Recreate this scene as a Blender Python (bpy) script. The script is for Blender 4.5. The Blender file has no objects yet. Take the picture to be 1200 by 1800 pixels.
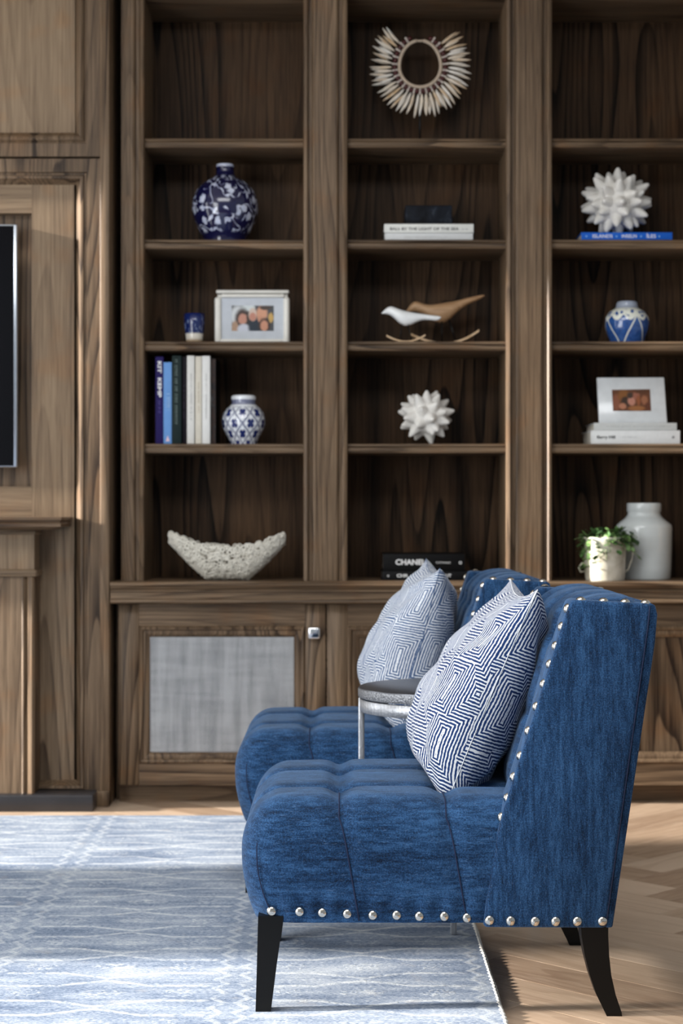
import bpy, bmesh, math, random
import numpy as np
from mathutils import Vector, Matrix

# ------------------------------------------------------------------ camera, world, lights, exposure
SC = bpy.context.scene
COL = SC.collection
CAM_H = 1.02
FPX = 3200.0                      # focal length in pixels of the 1200x1800 frame

cam_d = bpy.data.cameras.new('camera')
cam = bpy.data.objects.new('camera', cam_d)
COL.objects.link(cam)
cam.location = (0, 0, CAM_H)
cam.rotation_euler = (math.radians(90), 0, 0)
cam_d.sensor_fit = 'VERTICAL'
cam_d.sensor_height = 36.0
cam_d.lens = 36.0 * FPX / 1800.0
cam_d.clip_end = 60
cam_d.dof.use_dof = True
cam_d.dof.focus_distance = 3.72
cam_d.dof.aperture_fstop = 5.2
SC.camera = cam

world = bpy.data.worlds.new('world')
SC.world = world
world.use_nodes = True
bg = world.node_tree.nodes['Background']
bg.inputs['Color'].default_value = (0.86, 0.93, 1.0, 1)
bg.inputs['Strength'].default_value = 0.27

def add_light(name, kind, loc, direction, energy, color, **kw):
    d = bpy.data.lights.new(name, kind)
    o = bpy.data.objects.new(name, d)
    COL.objects.link(o)
    o.location = loc
    o.rotation_euler = Vector(direction).to_track_quat('-Z', 'Z').to_euler()
    d.energy = energy
    d.color = color
    for k, v in kw.items():
        setattr(d, k, v)
    return o

SUN_AZ, SUN_EL = math.radians(4.6), math.radians(13.0)
add_light('low_sun', 'SUN', (-6, 3, 4),
          (math.cos(SUN_EL) * math.cos(SUN_AZ), math.cos(SUN_EL) * math.sin(SUN_AZ), -math.sin(SUN_EL)),
          14.5, (1.0, 0.95, 0.89), angle=math.radians(2.8))
# daylight of the window openings in the left wall
add_light('window_daylight_near', 'AREA', (-2.93, 2.3, 1.5), (1, 0.12, -0.05), 120, (0.94, 0.97, 1.0),
          shape='RECTANGLE', size=2.4, size_y=3.2)
add_light('window_daylight_far', 'AREA', (-2.93, 5.6, 1.4), (1, 0, -0.05), 26, (0.94, 0.97, 1.0),
          shape='RECTANGLE', size=2.4, size_y=1.0)

add_light('added_overhead_fill', 'AREA', (-.5, 3.3, 3.17), (0, 0.12, -1), 78, (0.97, 0.98, 1.0),  # added overhead lamp to brighten seat tops and rug; the ceiling has no opening
          shape='RECTANGLE', size=2.6, size_y=1.8)

SC.view_settings.view_transform = 'Standard'
SC.view_settings.look = 'None'
SC.view_settings.gamma = 1.0
SC.view_settings.use_curve_mapping = False
SC.view_settings.exposure = 0.64

# ------------------------------------------------------------------ helpers
def px(x, Y):                       # photo column -> world X at depth Y
    return (x - 600.0) * Y / FPX
def pz(y, Y):                       # photo row -> world Z at depth Y
    return CAM_H - (y - 900.0) * Y / FPX
def srgb(r, g, b):
    def f(c):
        c /= 255.0
        return c / 12.92 if c <= 0.04045 else ((c + 0.055) / 1.055) ** 2.4
    return (f(r), f(g), f(b), 1.0)

W = {}                              # world matrix of every object built
def thing(name, label, cat, loc, group=None, kind=None):
    o = bpy.data.objects.new(name, None)
    COL.objects.link(o)
    o.empty_display_size = 0.05
    o.location = loc
    W[o.name] = Matrix.Translation(loc)
    tag(o, label, cat, group, kind)
    return o
def tag(o, label=None, cat=None, group=None, kind=None):
    if label: o['label'] = label
    if cat: o['category'] = cat
    if group: o['group'] = group
    if kind: o['kind'] = kind
    return o
def emit(name, verts, faces, mat, parent=None, smooth=False, loc=None, uvs=None, label=None):
    """one mesh object from world-space vertices"""
    if parent is not None:
        M = W[parent.name]
    else:
        if loc is None:
            v = np.array(verts)
            lo, hi = v.min(0), v.max(0)
            loc = ((lo[0] + hi[0]) / 2, (lo[1] + hi[1]) / 2, lo[2])
        M = Matrix.Translation(loc)
    t = np.array(M.translation)
    va = np.array([tuple(v) for v in verts], dtype=float) - t
    me = bpy.data.meshes.new(name)
    me.from_pydata(va.tolist(), [], faces)
    if uvs is not None:
        ul = me.uv_layers.new(name='UVMap')
        k = 0
        for p in me.polygons:
            for li in p.loop_indices:
                ul.data[li].uv = uvs[k]
                k += 1
    if smooth:
        me.polygons.foreach_set('use_smooth', [True] * len(me.polygons))
    me.materials.append(mat)
    me.update()
    o = bpy.data.objects.new(name, me)
    COL.objects.link(o)
    if parent is not None:
        o.parent = parent
    else:
        o.location = loc
    W[o.name] = M
    if label: o['label'] = label
    return o
def bm_emit(name, bm, mat, parent=None, smooth=False, loc=None):
    bm.verts.index_update()
    vs = [v.co[:] for v in bm.verts]
    fs = [[v.index for v in f.verts] for f in bm.faces]
    bm.free()
    return emit(name, vs, fs, mat, parent, smooth, loc)
def autosmooth(o, ang=40):
    me = o.data
    me.polygons.foreach_set('use_smooth', [True] * len(me.polygons))
    try:
        me.set_sharp_from_angle(angle=math.radians(ang))
    except Exception:
        pass
    return o
def box(name, x0, x1, y0, y1, z0, z1, mat, parent=None, bevel=0.0, seg=2, loc=None):
    bm = bmesh.new()
    vs = [bm.verts.new((x, y, z)) for x in (x0, x1) for y in (y0, y1) for z in (z0, z1)]
    for q in ((0, 1, 3, 2), (4, 6, 7, 5), (0, 4, 5, 1), (2, 3, 7, 6), (0, 2, 6, 4), (1, 5, 7, 3)):
        bm.faces.new([vs[i] for i in q])
    if bevel:
        bmesh.ops.bevel(bm, geom=bm.edges[:], offset=bevel, segments=seg, affect='EDGES', profile=0.5)
    o = bm_emit(name, bm, mat, parent, False, loc)
    if bevel:
        autosmooth(o, 50)
    return o
def prism(name, poly, axis, a, b, mat, parent=None, bevel=0.0, seg=2, smooth=False):
    """closed polygon extruded along one axis. axis 'Y': poly is (x,z); 'X': (y,z); 'Z': (x,y)"""
    def P(p, t):
        return {'Y': (p[0], t, p[1]), 'X': (t, p[0], p[1]), 'Z': (p[0], p[1], t)}[axis]
    bm = bmesh.new()
    A = [bm.verts.new(P(p, a)) for p in poly]
    B = [bm.verts.new(P(p, b)) for p in poly]
    n = len(poly)
    bm.faces.new(A)
    bm.faces.new(B[::-1])
    for i in range(n):
        bm.faces.new([A[i], B[i], B[(i + 1) % n], A[(i + 1) % n]])
    bmesh.ops.recalc_face_normals(bm, faces=bm.faces[:])
    if bevel:
        es = [e for e in bm.edges if len(e.link_faces) == 2 and e.calc_face_angle(0) > 0.7]
        bmesh.ops.bevel(bm, geom=es, offset=bevel, segments=seg, affect='EDGES', profile=0.5)
    o = bm_emit(name, bm, mat, parent)
    if bevel or smooth:
        autosmooth(o, 45)
    return o
def ring_frame(name, x0, x1, z0, z1, prof, Y, mat, parent):
    """mitred rectangular moulding; prof = [(inset, depth behind Y)]"""
    vs, fs = [], []
    for d, t in prof:
        for (x, z) in ((x0 + d, z0 + d), (x1 - d, z0 + d), (x1 - d, z1 - d), (x0 + d, z1 - d)):
            vs.append((x, Y + t, z))
    for k in range(len(prof) - 1):
        for i in range(4):
            j = (i + 1) % 4
            fs.append((k * 4 + i, k * 4 + j, k * 4 + 4 + j, k * 4 + 4 + i))
    return emit(name, vs, fs, mat, parent)
def lathe(name, prof, c, mat, parent=None, seg=48, smooth=True, loc=None):
    vs, fs, uv = [], [], []
    n = len(prof)
    L = [0.0]
    for i in range(1, n):
        L.append(L[-1] + math.dist(prof[i], prof[i - 1]))
    for j in range(seg):
        a = 2 * math.pi * j / seg
        for r, z in prof:
            vs.append((c[0] + r * math.cos(a), c[1] + r * math.sin(a), c[2] + z))
    for j in range(seg):
        k = (j + 1) % seg
        for i in range(n - 1):
            fs.append((j * n + i, k * n + i, k * n + i + 1, j * n + i + 1))
            u0, u1 = j / seg, (j + 1) / seg
            uv += [(u0, L[i] / L[-1]), (u1, L[i] / L[-1]), (u1, L[i + 1] / L[-1]), (u0, L[i + 1] / L[-1])]
    return emit(name, vs, fs, mat, parent, smooth, loc if (loc or parent) else c, uv)
def tube(name, pts, rad, mat, parent=None, sides=8, closed=False, loc=None):
    pts = [Vector(p) for p in pts]
    n = len(pts)
    rads = rad if isinstance(rad, (list, tuple)) else [rad] * n
    vs, fs = [], []
    up = Vector((0.13, 0.21, 0.97)).normalized()
    prev = None
    for i, p in enumerate(pts):
        if closed:
            t = pts[(i + 1) % n] - pts[i - 1]
        else:
            t = pts[min(i + 1, n - 1)] - pts[max(i - 1, 0)]
        t.normalize()
        if prev is None:
            s = t.cross(up)
            if s.length < 1e-3: s = t.cross(Vector((1, 0, 0)))
            s.normalize()
        else:
            s = prev - t * prev.dot(t)
            s.normalize()
        prev = s
        b = t.cross(s)
        for k in range(sides):
            a = 2 * math.pi * k / sides
            vs.append(p + (s * math.cos(a) + b * math.sin(a)) * rads[i])
    m = n if closed else n - 1
    for i in range(m):
        j = (i + 1) % n
        for k in range(sides):
            l = (k + 1) % sides
            fs.append((i * sides + k, i * sides + l, j * sides + l, j * sides + k))
    if not closed:
        fs.append(tuple(range(sides))[::-1])
        fs.append(tuple((n - 1) * sides + k for k in range(sides)))
    return emit(name, vs, fs, mat, parent, True, loc)
def text(name, s, loc, size, mat, parent, width=None, vertical=False, bold=0.0):
    c = bpy.data.curves.new(name, 'FONT')
    c.body = s
    c.size = size
    c.extrude = 0.0002
    c.offset = bold
    c.align_x = 'LEFT'
    c.align_y = 'CENTER'
    tmp = bpy.data.objects.new(name, c)
    COL.objects.link(tmp)
    bpy.context.view_layer.update()
    me = bpy.data.meshes.new_from_object(tmp.evaluated_get(bpy.context.evaluated_depsgraph_get()))
    bpy.data.objects.remove(tmp)
    bpy.data.curves.remove(c)
    xs = [v.co.x for v in me.vertices]
    k = width / (max(xs) - min(xs)) if width else 1.0
    for v in me.vertices:
        v.co.x = (v.co.x - min(xs)) * k
    me.materials.clear()
    me.materials.append(mat)
    me.name = name
    o = bpy.data.objects.new(name, me)
    COL.objects.link(o)
    o.parent = parent
    o.location = Vector(loc) - W[parent.name].translation
    o.rotation_euler = (math.pi / 2, math.pi / 2 if vertical else 0, 0)
    return o
def copy_tree(o, parent=None):
    c = o.copy()
    COL.objects.link(c)
    c.parent = parent
    for ch in o.children:
        copy_tree(ch, c)
    return c

# ------------------------------------------------------------------ node helper and materials
class NT:
    def __init__(self, name):
        self.m = bpy.data.materials.new(name)
        self.m.use_nodes = True
        self.t = self.m.node_tree
        self.p = self.t.nodes['Principled BSDF']
    def n(self, kind, **kw):
        nd = self.t.nodes.new(kind)
        for k, v in kw.items():
            setattr(nd, k, v)
        return nd
    def set(self, sock, v):
        if hasattr(v, 'is_linked') or isinstance(v, bpy.types.NodeSocket):
            self.t.links.new(v, sock)
        else:
            sock.default_value = v
    def math(self, op, a, b=0.0, c=0.0, clamp=False):
        nd = self.n('ShaderNodeMath', operation=op)
        nd.use_clamp = clamp
        self.set(nd.inputs[0], a); self.set(nd.inputs[1], b); self.set(nd.inputs[2], c)
        return nd.outputs[0]
    def mix(self, f, a, b, blend='MIX'):
        nd = self.n('ShaderNodeMix', data_type='RGBA', blend_type=blend)
        self.set(nd.inputs['Factor'], f)
        self.set(nd.inputs[6], a); self.set(nd.inputs[7], b)
        return nd.outputs[2]
    def step(self, v, lo, hi):
        nd = self.n('ShaderNodeMapRange', interpolation_type='SMOOTHSTEP')
        self.set(nd.inputs[0], v); nd.inputs[1].default_value = lo; nd.inputs[2].default_value = hi
        return nd.outputs[0]
    def ramp(self, f, stops):
        nd = self.n('ShaderNodeValToRGB')
        while len(nd.color_ramp.elements) < len(stops):
            nd.color_ramp.elements.new(0.5)
        for e, (p, c) in zip(nd.color_ramp.elements, stops):
            e.position = p; e.color = c
        self.set(nd.inputs[0], f)
        return nd.outputs[0]
    def noise(self, vec, scale, detail=2.0, rough=0.5, distort=0.0, out='Fac'):
        nd = self.n('ShaderNodeTexNoise')
        self.set(nd.inputs['Vector'], vec)
        nd.inputs['Scale'].default_value = scale
        nd.inputs['Detail'].default_value = detail
        nd.inputs['Roughness'].default_value = rough
        nd.inputs['Distortion'].default_value = distort
        return nd.outputs[0 if out == 'Fac' else 1]
    def coord(self, which='Object'):
        return self.n('ShaderNodeTexCoord').outputs[which]
    def mapping(self, vec, loc=(0, 0, 0), rot=(0, 0, 0), scale=(1, 1, 1)):
        nd = self.n('ShaderNodeMapping')
        self.set(nd.inputs[0], vec)
        nd.inputs['Location'].default_value = loc
        nd.inputs['Rotation'].default_value = rot
        nd.inputs['Scale'].default_value = scale
        return nd.outputs[0]
    def vadd(self, a, b, op='ADD'):
        nd = self.n('ShaderNodeVectorMath', operation=op)
        self.set(nd.inputs[0], a); self.set(nd.inputs[1], b)
        return nd.outputs[0]
    def vscale(self, a, s):
        nd = self.n('ShaderNodeVectorMath', operation='SCALE')
        self.set(nd.inputs[0], a); self.set(nd.inputs['Scale'], s)
        return nd.outputs[0]
    def rand(self):
        return self.n('ShaderNodeObjectInfo').outputs['Random']
    def xyz(self, v):
        nd = self.n('ShaderNodeSeparateXYZ'); self.set(nd.inputs[0], v)
        return nd.outputs
    def comb(self, x, y, z):
        nd = self.n('ShaderNodeCombineXYZ')
        self.set(nd.inputs[0], x); self.set(nd.inputs[1], y); self.set(nd.inputs[2], z)
        return nd.outputs[0]
    def bump(self, h, strength=0.3, dist=0.002):
        nd = self.n('ShaderNodeBump')
        nd.inputs['Strength'].default_value = strength
        nd.inputs['Distance'].default_value = dist
        self.set(nd.inputs['Height'], h)
        self.t.links.new(nd.outputs[0], self.p.inputs['Normal'])
    def fin(self, color=None, rough=None, metal=None, spec=None, sheen=None, coat=None):
        if color is not None: self.set(self.p.inputs['Base Color'], color)
        if rough is not None: self.set(self.p.inputs['Roughness'], rough)
        if metal is not None: self.p.inputs['Metallic'].default_value = metal
        if spec is not None: self.p.inputs['Specular IOR Level'].default_value = spec
        if sheen is not None:
            self.p.inputs['Sheen Weight'].default_value = sheen[0]
            self.p.inputs['Sheen Roughness'].default_value = 0.45
            self.p.inputs['Sheen Tint'].default_value = sheen[1]
        if coat is not None:
            self.p.inputs['Coat Weight'].default_value = coat
            self.p.inputs['Coat Roughness'].default_value = 0.08
        return self.m

def plain(name, color, rough=0.5, metal=0.0, var=0.06, scale=30, spec=0.5, coat=None):
    a = NT(name)
    nz = a.noise(a.coord(), scale, 3)
    dk = tuple(c * (1 - 2 * var) for c in color[:3]) + (1,)
    lt = tuple(min(1, c * (1 + 2 * var)) for c in color[:3]) + (1,)
    return a.fin(a.mix(nz, dk, lt), rough, metal, spec, coat=coat)

def wood(name, axis='Z', dark=srgb(40, 29, 20), mid=srgb(90, 73, 56), light=srgb(127, 106, 84), rough=0.45,
         fig=4.2, rings=24.0, contrast=1.2, spec=0.2):
    """stained open-pored oak: cathedral figure from contour lines of a stretched noise, plus pores"""
    a = NT(name)
    r = a.math('MULTIPLY', a.rand(), 37.0)
    v = a.vadd(a.coord(), a.comb(r, a.math('MULTIPLY', r, 0.61), a.math('MULTIPLY', r, 1.7)))
    k = {'Z': (1, 1, .08), 'X': (.08, 1, 1), 'Y': (1, .08, 1)}[axis]
    k2 = {'Z': (1, 1, .022), 'X': (.022, 1, 1), 'Y': (1, .022, 1)}[axis]
    vm = a.mapping(v, scale=k)
    base = a.noise(vm, fig, 1.2, 0.40, 0.15)
    cont = a.math('FRACT', a.math('MULTIPLY', base, rings))
    saw = a.math('POWER', cont, 3.0)
    edge = a.step(cont, 0.94, 1.0)
    line = a.math('MULTIPLY', saw, a.math('SUBTRACT', 1.0, edge))
    where = a.step(a.noise(a.mapping(v, scale=k), fig * .7, 1.0), 0.40, 0.62)
    line = a.math('MULTIPLY', line, a.math('ADD', 0.35, a.math('MULTIPLY', where, 0.65)))
    fine = a.noise(a.mapping(v, scale=k2), 150, 3.5, 0.62)
    pores = a.step(a.noise(a.mapping(v, scale=k2), 330, 1.0, 0.5), 0.58, 0.70)
    big = a.noise(a.mapping(v, scale={'Z': (1, 1, .30), 'X': (.30, 1, 1), 'Y': (1, .30, 1)}[axis]), 5.0, 2)
    f = a.math('ADD', a.math('MULTIPLY', fine, 0.62), a.math('MULTIPLY', big, 0.42))
    f = a.math('SUBTRACT', f, a.math('MULTIPLY', line, 0.34 * contrast))
    f = a.math('SUBTRACT', f, a.math('MULTIPLY', pores, 0.10 * contrast))
    f = a.math('ADD', f, a.math('MULTIPLY', a.math('SUBTRACT', a.rand(), 0.5), 0.08))
    col = a.ramp(f, [(0.14, dark), (0.42, mid), (0.70, light)])
    warm = a.noise(v, 9.0, 1.0)
    col = a.mix(a.step(warm, 0.52, 0.75), col, a.mix(1.0, col, (1.06, 0.95, 0.85, 1), 'MULTIPLY'))
    a.bump(a.math('SUBTRACT', fine, a.math('MULTIPLY', line, 0.5)), 0.12, 0.001)
    return a.fin(col, rough, spec=spec)

WV = wood('oak_stained_vertical', 'Z')
WH = wood('oak_stained_horizontal', 'X')
WD = wood('oak_stained_depth', 'Y')
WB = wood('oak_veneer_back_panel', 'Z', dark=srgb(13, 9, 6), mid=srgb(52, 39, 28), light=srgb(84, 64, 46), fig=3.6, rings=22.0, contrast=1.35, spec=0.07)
WP = wood('oak_grey_panelling', 'Z', dark=srgb(60, 46, 34), mid=srgb(106, 88, 69), light=srgb(136, 116, 93), fig=3.0, rings=20.0, contrast=1.1)
WPH = wood('oak_grey_panelling_rail', 'X', dark=srgb(60, 46, 34), mid=srgb(106, 88, 69), light=srgb(136, 116, 93), fig=3.0, rings=20.0, contrast=1.1)

def floor_oak():
    a = NT('limed_oak_plank')
    rnd = a.rand()
    r = a.math('MULTIPLY', rnd, 51.0)
    v = a.vadd(a.coord(), a.comb(r, a.math('MULTIPLY', r, .7), 0.0))
    base = a.noise(a.mapping(v, scale=(.1, 1, 1)), 9, 1.5, .45, .2)
    cont = a.step(a.math('FRACT', a.math('MULTIPLY', base, 8)), .3, .95)
    fine = a.noise(a.mapping(v, scale=(.03, 1, 1)), 170, 3, .65)
    lime = a.step(a.noise(a.mapping(v, scale=(.035, 1, 1)), 260, 2, .6), .55, .68)
    f = a.math('ADD', a.math('MULTIPLY', fine, .5), a.math('MULTIPLY', a.math('SUBTRACT', rnd, .5), .55))
    f = a.math('SUBTRACT', a.math('ADD', f, .28), a.math('MULTIPLY', cont, .14))
    col = a.ramp(f, [(.1, srgb(134, 110, 90)), (.5, srgb(172, 148, 125)), (.9, srgb(200, 178, 156))])
    col = a.mix(a.math('MULTIPLY', lime, .35), col, srgb(206, 186, 166))
    a.bump(fine, .15, .001)
    return a.fin(col, .36, spec=.4)
M_FLOOR = floor_oak()

def fabric_blue(name, stretch):
    a = NT(name)
    v = a.coord()
    slub = a.noise(a.mapping(v, scale=stretch), 95, 4, .65)
    big = a.noise(a.mapping(v, scale=stretch), 22, 3, .6)
    weave = a.noise(v, 360, 2.5, .7)
    speck = a.step(a.noise(a.mapping(v, scale=stretch), 420, 1.5, .6), .60, .74)
    f = a.math('ADD', a.math('MULTIPLY', slub, .46), a.math('MULTIPLY', big, .34))
    f = a.math('SUBTRACT', f, .08)
    f = a.math('ADD', f, a.math('MULTIPLY', weave, .55))
    col = a.ramp(f, [(.42, srgb(5, 15, 32)), (.57, srgb(21, 50, 83)), (.76, srgb(52, 90, 132))])
    col = a.mix(a.math('MULTIPLY', speck, .30), col, srgb(104, 134, 172))
    a.bump(a.math('ADD', a.math('MULTIPLY', weave, .8), a.math('MULTIPLY', slub, .6)), .55, .0022)
    return a.fin(col, .85, spec=.15, sheen=(.24, (.50, .68, .95, 1)))
M_BLUE_H = fabric_blue('blue_chenille_seat', (.22, .5, 1.5))
M_BLUE_V = fabric_blue('blue_chenille_side', (1.5, .8, .22))
M_SEAM = plain('dark_blue_thread', srgb(14, 28, 60), .9)
M_PIPING = plain('blue_piping', srgb(44, 80, 134), .85)

def pillow_mat(name, off, b0=srgb(10, 20, 48), b1=srgb(40, 72, 128)):
    a = NT(name)
    uv = a.coord('UV')
    wob = a.noise(uv, 60, 2, .5, out='Color')
    v = a.vadd(a.mapping(uv, loc=off, rot=(0, 0, .05)), a.vscale(a.vadd(wob, (-.5, -.5, -.5)), .0045))
    # a field of concentric upright keys: square-wise distance to the nearest cell centre
    st = a.mapping(v, scale=(1.0, .58, 1))
    vo = a.n('ShaderNodeTexVoronoi', voronoi_dimensions='2D', distance='CHEBYCHEV', feature='F1')
    a.set(vo.inputs['Vector'], st)
    vo.inputs['Scale'].default_value = 10.5
    vo.inputs['Randomness'].default_value = .70
    dx, dy, dz = a.xyz(a.vadd(st, vo.outputs['Position'], 'SUBTRACT'))
    d = a.math('MAXIMUM', a.math('ABSOLUTE', dx), a.math('SUBTRACT', a.math('ABSOLUTE', a.math('DIVIDE', dy, .58)), .028))
    s = a.math('SINE', a.math('MULTIPLY', a.math('MAXIMUM', d, 0.0), 2 * math.pi / .0074))
    brk = a.noise(uv, 190, 1, .4)
    s = a.math('ADD', s, a.math('MULTIPLY', a.math('SUBTRACT', brk, .5), 1.9))
    line = a.step(s, -.02, .42)
    blot = a.noise(uv, 240, 2)
    blue = a.mix(blot, b0, b1)
    col = a.mix(line, blue, srgb(214, 217, 220))
    a.bump(a.math('ADD', line, a.math('MULTIPLY', blot, .3)), .35, .0015)
    return a.fin(col, .9, spec=.1, sheen=(.15, (1, 1, 1, 1)))
M_PILLOW_A = pillow_mat('maze_weave_cushion', (0.13, .41, 0))
M_PILLOW_LIT = pillow_mat('maze_weave_cushion_painted_lit', (2.33, 1.7, 0), srgb(30, 44, 74), srgb(96, 122, 160))  # same weave as the other cushion, blues lightened to paint in window light

def rug_mat():
    a = NT('faded_blue_rug')
    x, y, z = a.xyz(a.coord())
    co = a.coord()
    wob = a.math('MULTIPLY', a.math('SUBTRACT', a.noise(co, 26, 2), .5), .05)
    u = a.math('MULTIPLY', a.math('SUBTRACT', a.math('FRACT', a.math('ADD', a.math('DIVIDE', x, .55), .5)), .5), 2.0)
    au = a.math('ABSOLUTE', u)
    q = a.math('ADD', a.math('DIVIDE', y, .225), wob)
    w = a.math('SUBTRACT', a.math('FRACT', q), .5)
    aw = a.math('ABSOLUTE', w)
    g = a.math('MINIMUM', a.math('MULTIPLY', au, 2.7), 1.0)
    target = a.math('ADD', a.math('MULTIPLY', g, .20), .04)
    d = a.math('ABSOLUTE', a.math('SUBTRACT', aw, target))
    lines = a.math('SUBTRACT', 1.0, a.step(d, .018, .05))
    lines = a.math('MULTIPLY', lines, a.math('SUBTRACT', 1.0, a.step(au, .80, .86)))
    # central star and side rosettes between the lines
    e1 = a.math('ADD', a.math('POWER', a.math('DIVIDE', u, .20), 2.0),
                a.math('POWER', a.math('DIVIDE', a.math('SUBTRACT', .5, aw), .13), 2.0))
    star = a.math('MULTIPLY', a.math('SUBTRACT', 1.0, a.step(e1, .6, 1.0)), a.step(a.noise(a.mapping(co, scale=(1, 1.6, 1)), 75, 1), .45, .55))
    e2 = a.math('ADD', a.math('POWER', a.math('DIVIDE', a.math('SUBTRACT', au, .58), .14), 2.0),
                a.math('POWER', a.math('DIVIDE', a.math('SUBTRACT', .5, aw), .16), 2.0))
    ros = a.math('MULTIPLY', a.math('SUBTRACT', 1.0, a.step(e2, .6, 1.0)), a.step(a.noise(co, 95, 1), .5, .58))
    # zigzag guard stripes
    tri = a.math('ABSOLUTE', a.math('SUBTRACT', a.math('FRACT', a.math('MULTIPLY', q, 3.0)), .5))
    zz = a.math('ABSOLUTE', a.math('SUBTRACT', au, a.math('ADD', .86, a.math('MULTIPLY', tri, .18))))
    zig = a.math('SUBTRACT', 1.0, a.step(zz, .018, .04))
    dots = a.math('MULTIPLY', a.step(a.noise(a.mapping(co, scale=(.5, 1.4, 1)), 60, 1), .66, .70), .7)
    pat = a.math('MAXIMUM', a.math('MAXIMUM', lines, a.math('MULTIPLY', star, .8)), a.math('MAXIMUM', a.math('MULTIPLY', zig, .7), a.math('MULTIPLY', ros, .7)))
    pat = a.math('MAXIMUM', pat, a.math('MULTIPLY', dots, .5))
    worn = a.step(a.noise(co, 60, 4, .7), .30, .62)
    pat = a.math('MULTIPLY', pat, worn)
    fade = a.noise(a.mapping(co, scale=(.6, 1.3, 1)), 5, 4, .65)
    grain = a.noise(a.mapping(co, scale=(.5, 1.5, 1)), 210, 3, .7)
    streak = a.noise(a.mapping(co, scale=(.12, 1, 1)), 46, 2, .6)
    f = a.math('ADD', a.math('MULTIPLY', fade, .45), a.math('ADD', a.math('MULTIPLY', grain, .66), a.math('MULTIPLY', streak, .22)))
    base = a.ramp(f, [(.47, srgb(60, 72, 96)), (.63, srgb(112, 125, 144)), (.86, srgb(184, 189, 194))])
    tan = a.step(a.noise(co, 13, 3, .6), .60, .75)
    base = a.mix(a.math('MULTIPLY', tan, .35), base, srgb(152, 148, 144))
    col = a.mix(a.math('MULTIPLY', pat, .50), base, srgb(212, 214, 212))
    a.bump(a.math('ADD', grain, a.math('MULTIPLY', pat, .4)), .35, .003)
    return a.fin(col, .95, spec=.1)
M_RUG = rug_mat()
M_CORD = plain('rug_edge_cord', srgb(206, 202, 194), .9, scale=300, var=.15)

M_BLACK_LEG = plain('black_lacquer', srgb(6, 6, 6), .45, spec=.2)
def nail_mat():
    a = NT('polished_nickel_nail')
    return a.fin(a.mix(a.noise(a.coord(), 200, 2), srgb(190, 186, 178), srgb(214, 210, 202)), .16, 1.0)
M_NAIL = nail_mat()
M_CHROME = plain('chrome', srgb(225, 226, 228), .12, 1.0, var=.02)
def silverleaf():
    a = NT('hammered_silver_leaf')
    v = a.coord()
    vo = a.n('ShaderNodeTexVoronoi')
    a.set(vo.inputs['Vector'], v); vo.inputs['Scale'].default_value = 160
    st = a.noise(a.mapping(v, scale=(1, 1, .1)), 240, 2)
    col = a.mix(st, srgb(120, 122, 126), srgb(206, 208, 212))
    a.bump(vo.outputs['Distance'], .3, .002)
    return a.fin(col, .40, .7)
M_SILVER = silverleaf()
def rim_mat():
    a = NT('scaled_pewter_rim')
    vo = a.n('ShaderNodeTexVoronoi'); a.set(vo.inputs['Vector'], a.coord()); vo.inputs['Scale'].default_value = 210
    a.bump(vo.outputs['Distance'], .6, .002)
    return a.fin(a.mix(vo.outputs['Distance'], srgb(150, 152, 156), srgb(84, 86, 90)), .42, .6)
M_RIM = rim_mat()
M_TABLETOP = plain('pewter_table_top', srgb(92, 94, 99), .33, .75, scale=160, var=.12)
def mesh_metal():
    a = NT('woven_steel_wire')
    return a.fin(a.mix(a.noise(a.coord(), 30, 2), srgb(190, 193, 198), srgb(212, 215, 218)), .40, .30)
M_MESH = mesh_metal()
def reflection_streak_cloth():
    a = NT('grey_cloth_painted_reflection')
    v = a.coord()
    refl_streak = a.noise(a.mapping(v, scale=(1, 1, .10)), 22, 3, .6)  # vertical streaks paint a curtain's reflection into the cloth colour
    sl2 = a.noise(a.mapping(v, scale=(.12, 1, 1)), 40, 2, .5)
    f = a.math('ADD', a.math('MULTIPLY', refl_streak, .75), a.math('MULTIPLY', sl2, .25))
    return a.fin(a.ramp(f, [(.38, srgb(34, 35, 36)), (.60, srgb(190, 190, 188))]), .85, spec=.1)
M_CLOTH_REFL = reflection_streak_cloth()
M_STONE = plain('dark_hearth_stone', srgb(46, 45, 48), .35, scale=12, var=.15)
M_TV_GLASS = plain('tv_black_glass', srgb(4, 4, 7), .12, scale=2, spec=.18)
M_TV_EDGE = plain('tv_aluminium_edge', srgb(196, 204, 214), .25, .9)
M_WHITE_PLASTER = plain('white_plaster', srgb(214, 208, 198), .85)
M_WHITE_GLOSS = plain('white_bird_lacquer', srgb(226, 228, 228), .22)
M_URCHIN = plain('white_chalk_ceramic', srgb(216, 213, 207), .75, scale=60)
M_CORAL = plain('white_papier_coral', srgb(212, 208, 196), .85, scale=90, var=.1)
M_BIRD_WOOD = wood('oiled_cherry_bird', 'X', dark=srgb(112, 80, 54), mid=srgb(158, 122, 88), light=srgb(184, 150, 114), contrast=.4, spec=.4)
M_ROCKER = wood('pale_birch_rocker', 'X', dark=srgb(160, 122, 82), mid=srgb(204, 172, 134), light=srgb(222, 196, 164), contrast=.4)
M_WIRE = plain('black_steel_wire', srgb(12, 12, 12), .4, .5)
M_PAGES = plain('book_pages', srgb(214, 208, 194), .9, scale=400, var=.1)

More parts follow.
